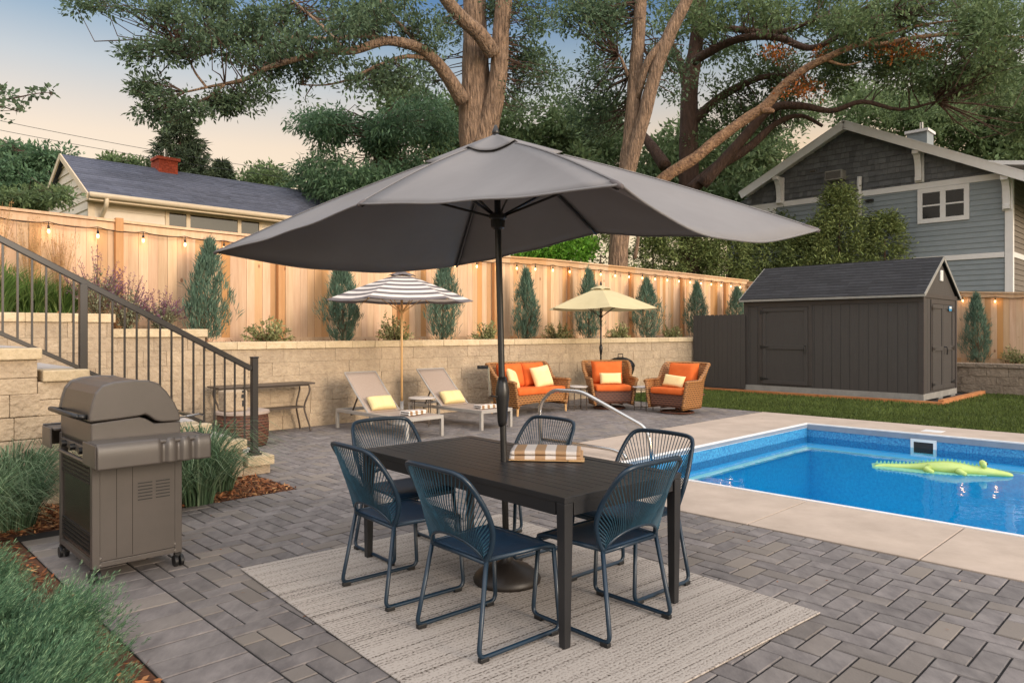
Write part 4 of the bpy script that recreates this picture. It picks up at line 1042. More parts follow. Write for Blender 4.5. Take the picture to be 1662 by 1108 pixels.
A0 = make_wicker('swivel_chair', 'middle wicker swivel chair with orange cushions, facing the camera before the covered kettle', 'armchair', .80, True, 'orange-cushioned wicker swivel chairs')
A0.location = W(11.32, 8.78); A0.rotation_euler = (0, 0, R(6))
A0.location.z = 0
B0 = dup(A0, W(11.62, 7.40), R(-47), 'rightmost wicker swivel chair with orange cushions, turned left, beside the lawn')
def onseat(base, rz, x, y, z): return rot2(Vector((x, y, z)), rz, (base.location.x, base.location.y))
pillow('throw_pillow', 'square cream pillow on the right half of the orange loveseat', onseat(ls, YA, .27, -.10, .66), (R(70), R(-8), YA+R(-8)), .44, .42, .15, M['cream'], 'cream pillows on the wicker seats')
pillow('throw_pillow', 'cream pillow at the left arm of the loveseat, partly behind the umbrella pole', onseat(ls, YA, -.47, -.08, .64), (R(70), R(12), YA+R(28)), .40, .38, .13, M['cream'], 'cream pillows on the wicker seats')
pillow('throw_pillow', 'cream lumbar pillow on the middle wicker swivel chair', onseat(A0, R(6), -.0, -.13, .595), (R(72), 0, R(6)), .44, .23, .12, M['cream'], 'cream pillows on the wicker seats')
pillow('throw_pillow', 'cream lumbar pillow on the rightmost wicker swivel chair', onseat(B0, R(-47), 0, -.13, .595), (R(68), R(5), R(-44)), .44, .23, .12, M['cream'], 'cream pillows on the wicker seats')

# covered kettle barbecue
t = thing('kettle_barbecue', 'black kettle barbecue with a domed lid behind the middle swivel chair', 'barbecue', W(12.45, 9.35))
b = MB(); b.lathe([(.30, .76), (.31, .78), (.295, .83), (.24, .90), (.14, .95), (.04, .97)], 28); b.build('lid', M['blackpl'], t, smooth=True)
b = MB(); b.tube([(-.05, 0, .96), (-.05, 0, 1.03), (.05, 0, 1.03), (.05, 0, .96)], .012, 6); b.build('lid_handle', M['blackpl'], t)
b = MB(); b.lathe([(.05, .46), (.17, .50), (.26, .60), (.295, .70), (.30, .758)], 28); b.build('bowl', M['grill_dk'], t, smooth=True)
for k in range(3):
    a = R(30+120*k); b = MB(); b.tube([(.17*math.cos(a), .17*math.sin(a), .52), (.30*math.cos(a), .30*math.sin(a), .02)], .013, 6); b.build('leg', M['alum'], t)
for k in (0, 2):
    a = R(30+120*k)
    b = MB(); c_ = Vector((.31*math.cos(a), .31*math.sin(a), .09)); b.tube([c_+Vector((-.02, .0, 0)), c_+Vector((.02, 0, 0))], .085, 16); b.build('wheel', M['blackpl'], t)

# console table at the wall
t = thing('console_table', 'dark bronze console table with curved legs against the block wall', 'console table', W(4.80, 10.12), YA)
b = MB(); b.box(-.74, .74, -.20, .20, .715, .74); b.build('tabletop', M['console'], t, bevel=.006)
b = MB(); b.box(-.62, .62, -.13, .13, .36, .378); b.build('shelf', M['console'], t, bevel=.004)
b = MB(); b.box(-.66, .66, -.15, .15, .69, .714); b.build('apron', M['console'], t)
for sx in (-1, 1):
    for sy in (-1, 1):
        p = smoothpath([(sx*.66, sy*.15, .70), (sx*.665, sy*.155, .60), (sx*.61, sy*.13, .44), (sx*.60, sy*.125, .32), (sx*.66, sy*.155, .10), (sx*.68, sy*.165, .0)], 5)
        b = MB(); b.tube(p, .014, 8); b.build('leg', M['console'], t, smooth=True)
t = thing('wicker_ottoman', 'round dark red-brown wicker ottoman with a taupe top, seen through the stair railing', 'ottoman', W(4.15, 9.35))
b = MB(); b.lathe([(.30, .0), (.33, .10), (.335, .30), (.32, .42)], 28); b.build('body', M['wicker_dk'], t, smooth=True)
b = MB(); b.lathe([(.335, .421), (.345, .43), (.34, .46), (.30, .47)], 28); b.build('top', M['taupe'], t)
t = thing('storage_box', 'pale grey box with dark slots standing on the round wicker ottoman', 'box', W(4.02, 9.33, .471), YA)
b = MB(); b.box(-.16, .14, -.12, .12, 0, .27); b.build('body', M['block'], t, bevel=.02)
for x, z0_, z1_ in ((.06, .06, .14), (.05, .17, .22), (.06, .24, .27), (-.05, .18, .22)):
    b = MB(); b.box(x, x+.03, -.126, -.121, z0_, z1_); b.build('slot', M['black'], t)

# pool handrail
t = thing('pool_handrail', 'bent stainless steel handrail stepping down into the pool corner', 'handrail', W(6.9, 6.45))
path = corner([W(6.9, 6.48, .008), W(6.9, 6.50, .56), W(6.9, 6.28, .76), W(6.9, 5.78, .765), W(6.9, 4.80, .40), W(6.9, 4.66, -.29)], .12, 7)
b = MB(); b.tube(path, .024, 12); b.build('rail', M['steel'], t, smooth=True, world=True)
b = MB(); b.tube(corner([W(6.9, 6.49, .10), W(6.9, 5.3, .10), W(6.9, 5.12, .06), W(6.9, 5.10, .006)], .08, 5), .020, 10); b.build('lower_rail', M['steel'], t, smooth=True, world=True)
b = MB(); b.lathe([(.06, .0), (.06, .012), (.03, .02)], 16, c=tuple(W(6.9, 6.48, .006))); b.build('deck_flange', M['steel'], t, world=True)
# skimmer
t = thing('pool_skimmer', 'white rectangular skimmer frame set in the far pool wall at the waterline', 'skimmer', W(11.69, 3.28, -.30))
b = MB()
for a in ((3.11, 3.15, -.31, -.07), (3.41, 3.45, -.31, -.07), (3.15, 3.41, -.11, -.07), (3.15, 3.41, -.31, -.27)): boxW(b, 11.675, 11.697, a[0], a[1], a[2], a[3])
b.build('frame', M['white'], t, world=True)
b = MB(); boxW(b, 11.688, 11.698, 3.15, 3.41, -.27, -.11); b.build('opening', M['grill_dk'], t, world=True)
# deck lid
b = MB(); boxW(b, 12.05, 12.30, 3.15, 3.42, .0, .010); o = b.build('skimmer_lid', M['white'], bevel=.003); tag(o, 'flat white square access lid in the concrete beyond the pool', 'lid')

# alligator float
t = thing('pool_float', 'lime green inflatable alligator float drifting on the pool', 'pool float', Vector((5.22, 8.80, zw)), math.atan2(-.50, 1.16))
b = MB()
pr = [(-.70, .012, .0), (-.66, .035, .05), (-.5, .042, .05), (-.3, .05, .05), (-.16, .075, .04), (-.02, .10, .03), (.15, .115, .03), (.28, .095, .02), (.38, .075, .02), (.46, .085, .02), (.52, .075, .02), (.62, .055, .01), (.72, .045, .0), (.78, .02, .0)]
b.tube([(x, y_, r*.62+.0) for x, r, y_ in pr], [r*1.05 for x, r, y_ in pr], 14)
for i, v_ in enumerate(b.v): b.v[i] = (v_[0], v_[1]*1.15, max(v_[2]*.72, -.03))
b.build('body', M['float'], t, smooth=True, sub=1)
b = MB()
for k in range(26):
    x = -.66+k*.043; r = float(np.interp(x, [p[0] for p in pr], [p[1] for p in pr])); y_ = float(np.interp(x, [p[0] for p in pr], [p[2] for p in pr])); h_ = r*1.05+.02
    b.prism([(x-.02, h_-.02), (x+.02, h_-.02), (x+.004, h_+.022)], y_+.035, y_+.047, lambda p, q, a: Vector((p, a, q)))
b.build('back_crest', M['float_t'], t)
b = MB()
base_ = []
for k in range(41):
    x = -.72+1.22*k/40; wv_ = .10+.12*math.sin(math.pi*(k/40))**.7+.012*(k % 2); base_.append((x, wv_))
for sg in (-1, 1):
    for k in range(40):
        (x0, w0), (x1, w1) = base_[k], base_[k+1]
        b.face([(x0, 0.04, .012), (x1, .04, .012), (x1, .04+sg*w1, .010+.01*sg), (x0, .04+sg*w0, .010+.01*sg)])
b.build('side_fins', M['float_t'], t, solid=.012)
for x, s_ in ((-.10, -1), (-.10, 1), (.24, -1), (.24, 1)):
    b = MB(); b.tube([(x, s_*.06+.03, .05), (x-.04, s_*.15+.03, .035), (x+.03, s_*.20+.03, .015)], [.042, .036, .026], 10); b.build('foot', M['float'], t, smooth=True)
for s_ in (-1, 1):
    b = MB(); b.lathe([(.001, -.04), (.028, -.03), (.036, 0), (.028, .03), (.001, .04)], 12, c=(.475, s_*.045+.02, .125)); ey = b.build('eye', M['float'], t, smooth=True)
    q = MB(); q.lathe([(.001, -.016), (.014, 0), (.001, .016)], 10, c=(.505, s_*.055+.02, .135)); q = q.build('pupil', M['black'], t); q.parent = ey

# ------------------------------------------------------------------ gas grill (local: x = v, y = u, faces -x)
t = thing('gas_grill', 'taupe gas barbecue on black casters at the patio edge, side towards the camera', 'barbecue', W(1.215, 4.815), YA); t.scale = (1, 1, .975)
GW, GD = .52, .78
b = MB(); b.box(.03, GW-.03, .004, .02, .13, .80); b.build('side_panel', M['grill'], t, bevel=.003)
b = MB()
for x in (.135, .225): b.box(x-.0015, x+.0015, .0025, .0045, .14, .79)
b.build('panel_seam', M['grill_dk'], t)
b = MB()
for cx_ in (.30, .405):
    for k in range(6): b.box(cx_-.045, cx_+.040, .0015, .0045, .475+k*.021, .482+k*.021)
b.build('vent_slots', M['black'], t)
for x in (0, GW-.045):
    for y in (0, GD-.045):
        b = MB(); b.box(x, x+.045, y-.0, y+.045, .09, .86); b.build('corner_post', M['grill'], t, bevel=.004)
b = MB(); b.box(.045, GW-.045, .0, .022, .095, .128); b.box(.0, .022, .045, GD-.045, .095, .13); b.box(GW-.022, GW, .045, GD-.045, .095, .13); b.box(.02, GW-.02, .02, GD-.02, .10, .11); b.build('bottom_frame', M['grill'], t, bevel=.003)
b = MB(); b.box(.012, .022, .05, GD-.05, .14, .74); dd = b.build('door', M['grill_dk'], t, bevel=.004)
b = MB()
for k in range(5): b.box(.004, .0115, .07, GD-.07, .17+k*.028, .182+k*.028)
q = b.build('door_slots', M['black'], t); q.parent = dd
b = MB()
for k in range(5): b.box(.004, .0115, .07, GD-.07, .60+k*.028, .612+k*.028)
q = b.build('door_slots', M['black'], t); q.parent = dd
b = MB(); b.tube([(-.015, .08, .745), (-.015, GD-.08, .745)], .012, 8); q = b.build('door_handle', M['grill'], t); q.parent = dd
b = MB(); b.box(.0, .03, .03, GD-.03, .775, .83); b.build('control_panel', M['grill'], t, bevel=.008)
for y in (.18, .39, .60):
    b = MB(); b.tube([(.0, y, .803), (-.03, y, .803)], .022, 12); b.build('control_knob', M['blackpl'], t)
b = MB(); b.box(GW-.012, GW-.004, .05, GD-.05, .14, .80); b.build('back_panel', M['grill_dk'], t)
for x in (.045, GW-.045):
    for z in (.112, .155): b = MB(); b.tube([(x, .003, z), (x, -.003, z)], .006, 8); b.build('screw', M['steel'], t)
# fire box and lid
yb0, yb1 = .02, .74
b = MB(); b.prism([(-.0, .985), (.0, .86), (.04, .80), (GW-.04, .80), (GW-.0, .88), (GW, .955), (.36, .955), (.31, .99), (.27, 1.005)], yb0, yb1, lambda p, q, a: Vector((p, a, q)))
b.build('firebox', M['grill'], t, bevel=.008)
lid = [(-.012, .995), (-.012, 1.03), (.0, 1.10), (.02, 1.17), (.055, 1.215), (.12, 1.235), (.22, 1.243), (.32, 1.238), (.38, 1.215), (.43, 1.16), (.48, 1.08), (.51, 1.01), (.515, .96), (.40, .962), (.36, .975), (.325, 1.005), (.30, 1.020), (.27, 1.012), (.15, 1.002)]
b = MB(); b.prism(lid, yb0-.012, yb0+.035, lambda p, q, a: Vector((p, a, q))); b.prism(lid, yb1-.035, yb1+.012, lambda p, q, a: Vector((p, a, q))); lo = b.build('lid_end', M['grill'], t, bevel=.010)
lid2 = [(p*.975+.005, .99+(q-.99)*.975) for p, q in lid]
b = MB(); b.prism(lid2, yb0+.036, yb1-.036, lambda p, q, a: Vector((p, a, q))); lo2 = b.build('lid', M['grill_lid'], t, bevel=.006)
b = MB(); b.tube([(-.06, .06, 1.03), (-.075, .12, 1.035), (-.075, .66, 1.035), (-.06, .70, 1.03)], .016, 10); b.bar((-.06, .07, 1.03), (.0, .07, 1.02), .02, .03); b.bar((-.06, .69, 1.03), (.0, .69, 1.02), .02, .03); q = b.build('lid_handle', M['blackpl'], t, smooth=True)
# side shelves
def shelf(y0, y1, nm):
    b = MB(); lo_, hi_ = min(y0, y1), max(y0, y1)
    b.box(-.03, GW+.06, lo_, hi_, .865, .885); o = b.build('side_shelf', M['grill'], t, bevel=.008)
    yy = y0 if y0 < 0 else y1
    b = MB(); xs = np.linspace(-.045, GW+.07, 70)
    def fr(a, c):
        x = -.045+(GW+.115)*a; dip = 0
        for cx_ in (.315, .40, .485): dip += math.exp(-((x-cx_)/.020)**4)
        s_ = -1 if y0 < 0 else 1
        zt_ = .895-.028*min(dip, 1)*(c**3)
        rnd = .02*(c**6)
        return Vector((x, yy+s_*(.014-rnd-.018*min(dip, 1)), .745+(zt_-.745)*c))
    b.grid(fr, 80, 14)
    if y0 < 0: b.build('shelf_lip', M['grill'], t, smooth=True, solid=.012)
    else: b.build('shelf_lip', M['grill'], t, smooth=True, solid=.012)
    for x in (-.045, GW+.07):
        b = MB(); b.box(x-.006, x+.006, lo_+.002, hi_-.002, .75, .886); b.build('shelf_side', M['grill'], t, bevel=.004)
shelf(-.27, .0, 'near'); shelf(.785, 1.02, 'far')
b = MB(); b.tube([(GW+.02, -.02, .99), (GW+.10, -.02, 1.0), (GW+.13, -.02, .99)], .008, 6); b.tube([(GW+.0, .1, .97), (GW+.12, .1, .98), (GW+.12, .6, .98), (GW, .6, .97)], .007, 6); b.build('warming_rail', M['steel'], t)
for x in (.02, GW-.02):
    for y in (.025, GD-.02):
        b = MB(); b.tube([(x, y, .055), (x, y, .10)], .012, 8); b.bar((x-.02, y, .075), (x+.02, y, .075), .03, .02); fk = b.build('caster', M['blackpl'], t)
        for dy in (-.018, .018):
            b = MB(); b.tube([(x+dy-.011, y-.01, .037), (x+dy+.011, y-.01, .037)], .037, 18); wq = b.build('wheel', M['blackpl'], t, smooth=False, bevel=.004); wq.parent = fk

# ================================================================== HOUSES
# --- cream ranch house behind the left fence
HU, HV0, HV1 = 17.0, 4.25, 15.5; HUr, HUb = 18.85, 20.7; zE, zR = 4.46, 5.50
t = thing('ranch_house', 'low cream-sided house with a blue-grey shingle roof and brick chimney, behind the left fence', 'house', W(8, 18.8, 1.3))
b = MB(); lap = .20; z = 1.3
while z < zE-.02:
    z1 = min(z+lap, zE); b.prism([(HU-.026, z), (HU+.0, z), (HU+.0, z1), (HU-.006, z1)], HV0, HV1, lambda p, q, a: W(a, p, q)); z = z1
b.build('front_siding', M['siding_cream'], t, world=True)
b = MB(); z = 1.3
while z < zR:
    z1 = z+lap
    def lim(zz):
        if zz <= zE: return HU, HUb
        f_ = (zz-zE)/(zR-zE); return HU+(HUr-HU)*f_, HUb-(HUb-HUr)*f_
    a0, a1 = lim(z), lim(min(z1, zR-.01))
    b.face([W(HV0-.03, a0[0], z), W(HV0-.03, a0[1], z), W(HV0-.004, a1[1], min(z1, zR)), W(HV0-.004, a1[0], min(z1, zR))])
    b.face([W(HV0-.03, a0[0], z), W(HV0-.03, a0[1], z), W(HV0, a0[1], z), W(HV0, a0[0], z)]); z = z1
b.build('gable_siding', M['siding_cream'], t, world=True)
b = MB(); boxW(b, HV0-.04, HV0+.08, HU-.04, HU+.02, 1.3, zE); b.build('corner_board', M['trim_cream'], t, world=True)
def rowroof(mb, e0, e1, a0, a1, rows, off=.008, th=.03, ln=(.25, .35, .5), tf=lambda q, r, a: W(a, q, r)):
    for k in range(rows):
        s0, s1 = k/rows, (k+1.02)/rows; p0 = (e0[0]+(e1[0]-e0[0])*s0, e0[1]+(e1[1]-e0[1])*s0); p1 = (e0[0]+(e1[0]-e0[0])*s1, e0[1]+(e1[1]-e0[1])*s1)
        a = a0-random.random()*.3
        while a < a1:
            l = random.choice(ln); x0, x1 = max(a, a0), min(a+l, a1); a += l
            if x1-x0 > .01: mb.prism([(p0[0], p0[1]+off), (p1[0], p1[1]), (p1[0], p1[1]-th), (p0[0], p0[1]+off-th)], x0, x1, tf)
b = MB(); rowroof(b, (HU-.42, zE-.16+.05), (HUr, zR+.05), HV0-.12, HV1+.3, 18, ln=(.3, .45, .6, .8)); rowroof(b, (HUb+.42, zE-.11), (HUr, zR+.05), HV0-.12, HV1+.3, 6, ln=(3,))
rf_ = b.build('roof', M['shingle_blue'], t, world=True)
b = MB(); b.bar(W(HV0-.12, HU-.40, zE-.17), W(HV1+.3, HU-.40, zE-.17), .03, .14); b.bar(W(HV0-.14, HU-.40, zE-.16), W(HV0-.14, HUr, zR+.0), .03, .12); b.bar(W(HV0-.14, HUb+.4, zE-.16), W(HV0-.14, HUr, zR+.0), .03, .12)
boxW(b, HV0-.1, HV1+.3, HU-.40, HU+.02, zE-.22, zE-.19); b.build('fascia', M['trim_cream'], t, world=True)
b = MB(); b.tube([W(HV0-.12, HU-.47, zE-.14), W(HV1+.3, HU-.47, zE-.14)], .06, 8); b.build('gutter', M['trim_cream'], t, world=True, smooth=True)
b = MB(); b.tube(corner([W(HV0+.2, HU-.47, zE-.16), W(HV0+.2, HU-.44, zE-.32), W(HV0+.2, HU-.06, zE-.55), W(HV0+.2, HU-.06, 1.3)], .06), .045, 8); b.build('downspout', M['trim_cream'], t, world=True, smooth=True)
def windowW(parent, face, a0, a1, z0_, z1_, axis, m_frame, m_in=None, split=(), hsplit=False, fr=.07, label=None, sign=-1, gm='glass'):
    """axis 'v': wall face at u=face running along v;  'u': wall face at v=face running along u"""
    def bx(mb, p0, p1, q0, q1, d0, d1):
        lo_, hi_ = sorted((face+sign*d0, face+sign*d1))
        if axis == 'v': boxW(mb, p0, p1, lo_, hi_, q0, q1)
        else: boxW(mb, lo_, hi_, p0, p1, q0, q1)
    f_ = MB(); bx(f_, a0, a0+fr, z0_, z1_, 0, .05); bx(f_, a1-fr, a1, z0_, z1_, 0, .05); bx(f_, a0+fr, a1-fr, z0_, z0_+fr, 0, .05); bx(f_, a0+fr, a1-fr, z1_-fr, z1_, 0, .05)
    for s_ in split: bx(f_, s_-fr*.55, s_+fr*.55, z0_+fr, z1_-fr, 0, .045)
    if hsplit: bx(f_, a0+fr, a1-fr, (z0_+z1_)/2-.025, (z0_+z1_)/2+.025, 0, .04)
    w_ = f_.build('window', m_frame, parent, world=True); 
    g_ = MB(); bx(g_, a0+fr, a1-fr, z0_+fr, z1_-fr, .0, .028); p_ = g_.build('pane', M[gm], parent, world=True); p_.parent = w_
    return w_
wv0, wv1 = 5.86, 8.05
b = windowW(t, HU, 5.75, 8.02, 3.80, 4.28, 'v', M['trim_cream'], split=(6.25, 7.45), fr=.08, gm='glass2')
windowW(t, HV0, 17.35, 17.65, 3.3, 3.62, 'u', M['trim_cream'], fr=.03)
ch = MB()
for k in range(9):
    o_ = .075*(k % 2)
    for a0 in np.arange(6.15-o_, 6.59, .15): boxW(ch, max(a0, 6.15)+.002, min(a0+.148, 6.60), 18.60, 18.70, 5.1+k*.072, 5.1+k*.072+.067)
    for c0_ in np.arange(18.70, 19.0, .15): boxW(ch, 6.15, 6.25, c0_+.002, c0_+.148, 5.1+k*.072, 5.1+k*.072+.067); boxW(ch, 6.50, 6.60, c0_+.002, c0_+.148, 5.1+k*.072, 5.1+k*.072+.067)
boxW(ch, 6.16, 6.59, 18.61, 18.99, 5.0, 5.73)
chm = ch.build('chimney', M['brick'], t, world=True)
b = MB(); boxW(b, 6.10, 6.65, 18.55, 19.05, 5.74, 5.81); q = b.build('chimney_cap', M['brick'], t, world=True); q.parent = chm
b = MB(); b.tube([W(6.38, 18.8, 5.8), W(6.38, 18.8, 6.05)], .04, 8); q = b.build('flue_pipe', M['steel'], t, world=True); q.parent = chm

# --- blue-grey gabled house on the right
BV = 27.0; AU, AZ = 9.97, 8.95; SL = .50; UR, UL = 5.09, 14.85
t = thing('gabled_house', 'tall blue-grey house with dark shingled gable and white trim, behind the shed', 'house', W(30, 9.9, .6))
def roofz(u): return AZ-abs(u-AU)*SL
b = MB(); z = .6; lap = .172
def clipu(z): 
    lo_, hi_ = UR, UL
    d = (AZ-.08-z)/SL; return max(lo_, AU-d), min(hi_, AU+d)
while z < 6.40:
    z1 = min(z+lap, 6.42); a0, a1 = clipu(z), clipu(z1)
    b.face([W(BV-.030, a0[0], z), W(BV-.030, a0[1], z), W(BV-.004, a1[1], z1), W(BV-.004, a1[0], z1)]); b.face([W(BV-.03, a0[0], z), W(BV-.03, a0[1], z), W(BV, a0[1], z), W(BV, a0[0], z)]); z = z1
b.build('lap_siding', M['siding_blue'], t, world=True)
b = MB(); z = 6.42; lp = .20
while z < AZ-.12:
    z1 = z+lp; a0 = clipu(z); a = a0[0]-random.random()*.2
    while a < a0[1]:
        l = random.choice((.13, .17, .21, .26)); x0, x1 = max(a, a0[0]), min(a+l, a0[1]); a += l
        if x1-x0 < .02: continue
        def zz(u): return min(z1, roofz(u)-.05)
        b.face([W(BV-.055, x0+.004, z+random.uniform(-.012, .012)), W(BV-.055, x1-.004, z), W(BV-.006, x1-.004, max(zz(x1), z+.01)), W(BV-.006, x0+.004, max(zz(x0), z+.01))])
    z = z1
b.build('gable_shakes', M['shake'], t, world=True)
b = MB(); b.face([W(BV, UR, .6), W(BV, UL, .6), W(BV, UL, roofz(UL)-.1), W(BV, AU, AZ-.1), W(BV, UR, roofz(UR)-.1)]); b.build('backing_wall', M['shake'], t, world=True)
b = MB(); z = .6
while z < 6.3:
    b.face([W(BV, UR-.03, z), W(BV+9, UR-.03, z), W(BV+9, UR-.004, z+lap), W(BV, UR-.004, z+lap)]); b.face([W(BV, UR-.03, z), W(BV+9, UR-.03, z), W(BV+9, UR, z), W(BV, UR, z)]); z += lap
b.build('side_siding', M['brown_side'], t, world=True)
b = MB()
boxW(b, BV-.06, BV-.0, UR+.0, UL, 6.34, 6.54); boxW(b, BV-.06, BV, UR+.17, UL, 3.86, 4.03)
boxW(b, BV-.07, BV+.1, UR-.06, UR+.16, .6, 6.34); boxW(b, BV+.101, BV+9, UR-.05, UR, 3.86, 4.03); boxW(b, BV-.05, BV, 6.95, 7.15, .6, 3.86)
b.build('trim_boards', M['trim_white'], t, world=True, bevel=.006)
b = MB(); V0r = BV-.62
for ue in (13.95, 3.2):
    e_ = (ue, roofz(ue)); tf = lambda q, r, a: W(a, q, r)
    rowroof(b, (e_[0], e_[1]+.10), (AU, AZ+.10), V0r+.02, BV+9.4, 14, ln=(1.2, .9, 2.)) 
rf_ = b.build('roof', M['shingle_grey'], t, world=True)
b = MB()
for ue in (13.95, 3.2):
    b.bar(W(V0r, ue, roofz(ue)-.055), W(V0r, AU, AZ-.055), .05, .29)
    b.bar(W(V0r+.04, ue, roofz(ue)+.085), W(V0r+.04, AU, AZ+.085), .16, .03)
o = b.build('rake_board', M['trim_white'], t, world=True)
b = MB()
for ue in (13.95, 3.2):
    b.prism([(ue, roofz(ue)-.02), (AU, AZ-.02), (AU, AZ-.05), (ue, roofz(ue)-.05)], V0r+.03, BV+.05, lambda p, q, a: W(a, p, q))
b.build('soffit', M['trim_white'], t, world=True)
def corbel(u_):
    zt = roofz(u_)-.20; b = MB()
    out_ = [(0, 0), (.50, 0), (.50, -.13), (.36, -.17), (.27, -.30), (.21, -.46), (.18, -.62), (.16, -.86), (.20, -.88), (.20, -1.0), (0, -1.0)]
    b.prism(out_, u_-.10, u_+.10, lambda p, q, a: W(BV-.06-p, a, zt+q)); boxW(b, BV-.10, BV-.03, u_-.14, u_+.14, zt-1.04, zt+.0)
    o = b.build('corbel', M['trim_white'], t, world=True, bevel=.01)
for u_ in (12.55, 7.68, 5.18): corbel(u_)
windowW(t, BV-.03, 6.22, 7.74, 5.16, 6.33, 'u', M['trim_white'], split=(6.98,), hsplit=True, fr=.15)
windowW(t, BV-.03, 12.75, 13.9, 5.7, 6.33, 'u', M['trim_white'], split=(), fr=.12)
windowW(t, BV-.03, 7.16, 8.5, 2.2, 3.84, 'u', M['trim_white'], split=(), hsplit=True, fr=.06)
ac = MB(); boxW(ac, BV-.42, BV-.02, 10.1, 10.72, 7.02, 7.36); a_ = ac.build('air_conditioner', M['skirt'], t, world=True, bevel=.01)
ac = MB()
for u_ in np.arange(10.16, 10.68, .03): boxW(ac, BV-.427, BV-.421, u_, u_+.015, 7.06, 7.32)
q = ac.build('grille', M['grill_dk'], t, world=True); q.parent = a_
b = MB(); b.tube([W(BV-.12, 9.62, 5.6), W(BV-.12, 9.62, 6.9), W(BV-.12, 9.60, 7.05)], .085, 8); b.build('vent_pipe', M['trim_white'], t, world=True, smooth=True)
b = MB(); boxW(b, BV-.16, BV-.03, 9.15, 9.4, 6.12, 6.2); b.build('wall_lamp', M['grill_dk'], t, world=True)
b = MB(); boxW(b, BV-.10, BV-.03, 11.2, 11.4, 7.5, 7.56); b.build('wall_vent', M['shingle_grey'], t, world=True)
b = MB(); boxW(b, 30.0, 30.8, 8.3, 9.0, 8.2, 9.05); c_ = b.build('chimney', M['siding_blue'], t, world=True)
b = MB(); boxW(b, 29.94, 30.86, 8.24, 9.06, 9.05, 9.15); q = b.build('chimney_cap', M['trim_white'], t, world=True); q.parent = c_
b = MB(); b.tube([W(30.4, 8.6, 9.15), W(30.4, 8.6, 9.5)], .06, 8); q = b.build('flue_pipe', M['steel'], t, world=True); q.parent = c_
b = MB(); b.prism([(2.0, 7.1), (7.2, 8.0), (7.2, 7.85), (2.0, 6.95)], 31.5, 35, lambda p, q, a: W(a, p, q)); b.build('dormer_roof', M['trim_white'], t, world=True)

# power lines
for (y0, y1), lab in (((186, 293), 'upper of two power lines crossing the left sky'), ((203, 300), 'lower of two power lines crossing the left sky')):
    D0 = 34; p0, p1 = px(-160, y0-25, D0), px(760, y1+ 20, D0+6); Q = []
    for k in range(21):
        s_ = k/20; q = p0.lerp(p1, s_); q.z -= 1.0*4*s_*(1-s_)*.5; Q.append(q)
    b = MB(); b.tube(Q, .012, 4); o = b.build('power_line', M['black']); tag(o, lab, 'cable', 'power lines in the left sky')

# ================================================================== PLANTS ON THE TERRACE
def juniper_mesh(h_, r_, seed, n=2600):
    rg = np.random.default_rng(seed)
    t_ = rg.random(n)**.85; a = rg.random(n)*2*np.pi
    lob = 1+.20*np.sin(a*3+seed)+.16*np.sin(a*4+t_*11+seed)+.1*rg.normal()
    prof = np.interp(t_, [0, .08, .25, .45, .7, .88, 1], [.35, .75, 1.0, .95, .62, .30, .05])*lob
    rr = prof*r_*(rg.random(n)**.35)
    C = np.stack([rr*np.cos(a), rr*np.sin(a), t_*h_*.93+.03], 1)
    D_ = np.stack([np.cos(a)*(.38-.22*t_), np.sin(a)*(.38-.22*t_), np.ones(n)], 1)+rg.normal(size=(n, 3))*.20
    return C, D_, rg
def juniper(v, u, zb, h_, r_, label, seed):
    t = thing('upright_juniper', label, 'juniper', W(v, u, zb), random.uniform(0, 6), 'upright blue junipers along the cedar fences')
    C, D_, rg = juniper_mesh(h_*random.uniform(.97, 1.04), r_*random.uniform(.88, 1.1), seed, 950)
    keep = np.array([mnoise.noise(Vector(c)*7+Vector((seed, 0, 0))) > -.42 for c in C]); C, D_ = C[keep], D_[keep]
    # every clump is a spray of slim needles fanning upwards
    m = 7; wi = (rg.random(len(C)) < .16)[:, None]*np.stack([C[:, 0], C[:, 1], np.full(len(C), .10)], 1)*.30; C = C+wi; C2 = np.repeat(C, m, 0)+rg.normal(size=(len(C)*m, 3))*np.array([.012, .012, .045]); D2 = np.repeat(D_, m, 0)+rg.normal(size=(len(C)*m, 3))*.24
    ln_ = random.uniform(-.05, .05); C2[:, 0] += ln_*C2[:, 2]; C2[:, 1] -= ln_*.6*C2[:, 2]; o = leaves('foliage', C2, D2, unit(len(C2)), .07+.10*rg.random(len(C2)), .008+.006*rg.random(len(C2)), M['juni'])
    o.parent = t
    # outer wisps
    k = 60; a = rg.random(k)*6.28; z = rg.random(k)*.95
    b = MB(); b.tube([(0, 0, -.05), (.01, 0, h_*.4), (0, .01, h_*.8)], [.03, .02, .006], 6)
    for q in range(9):
        a = rg.random()*6.28; z0_ = .05+.3*rg.random(); b.tube([(0, 0, z0_), (math.cos(a)*r_*.35, math.sin(a)*r_*.35, z0_+.2), (math.cos(a)*r_*.6, math.sin(a)*r_*.6, z0_+.6)], [.012, .009, .003], 5, cap=False)
    b.build('stem', M['stem'], t); return t
def vat(x, u):                                            # v where the plane u meets photo column x
    k = (x-CX)/F; D = u/(.713-.701*k); return (u*0+ (cA*k+sA)*D)
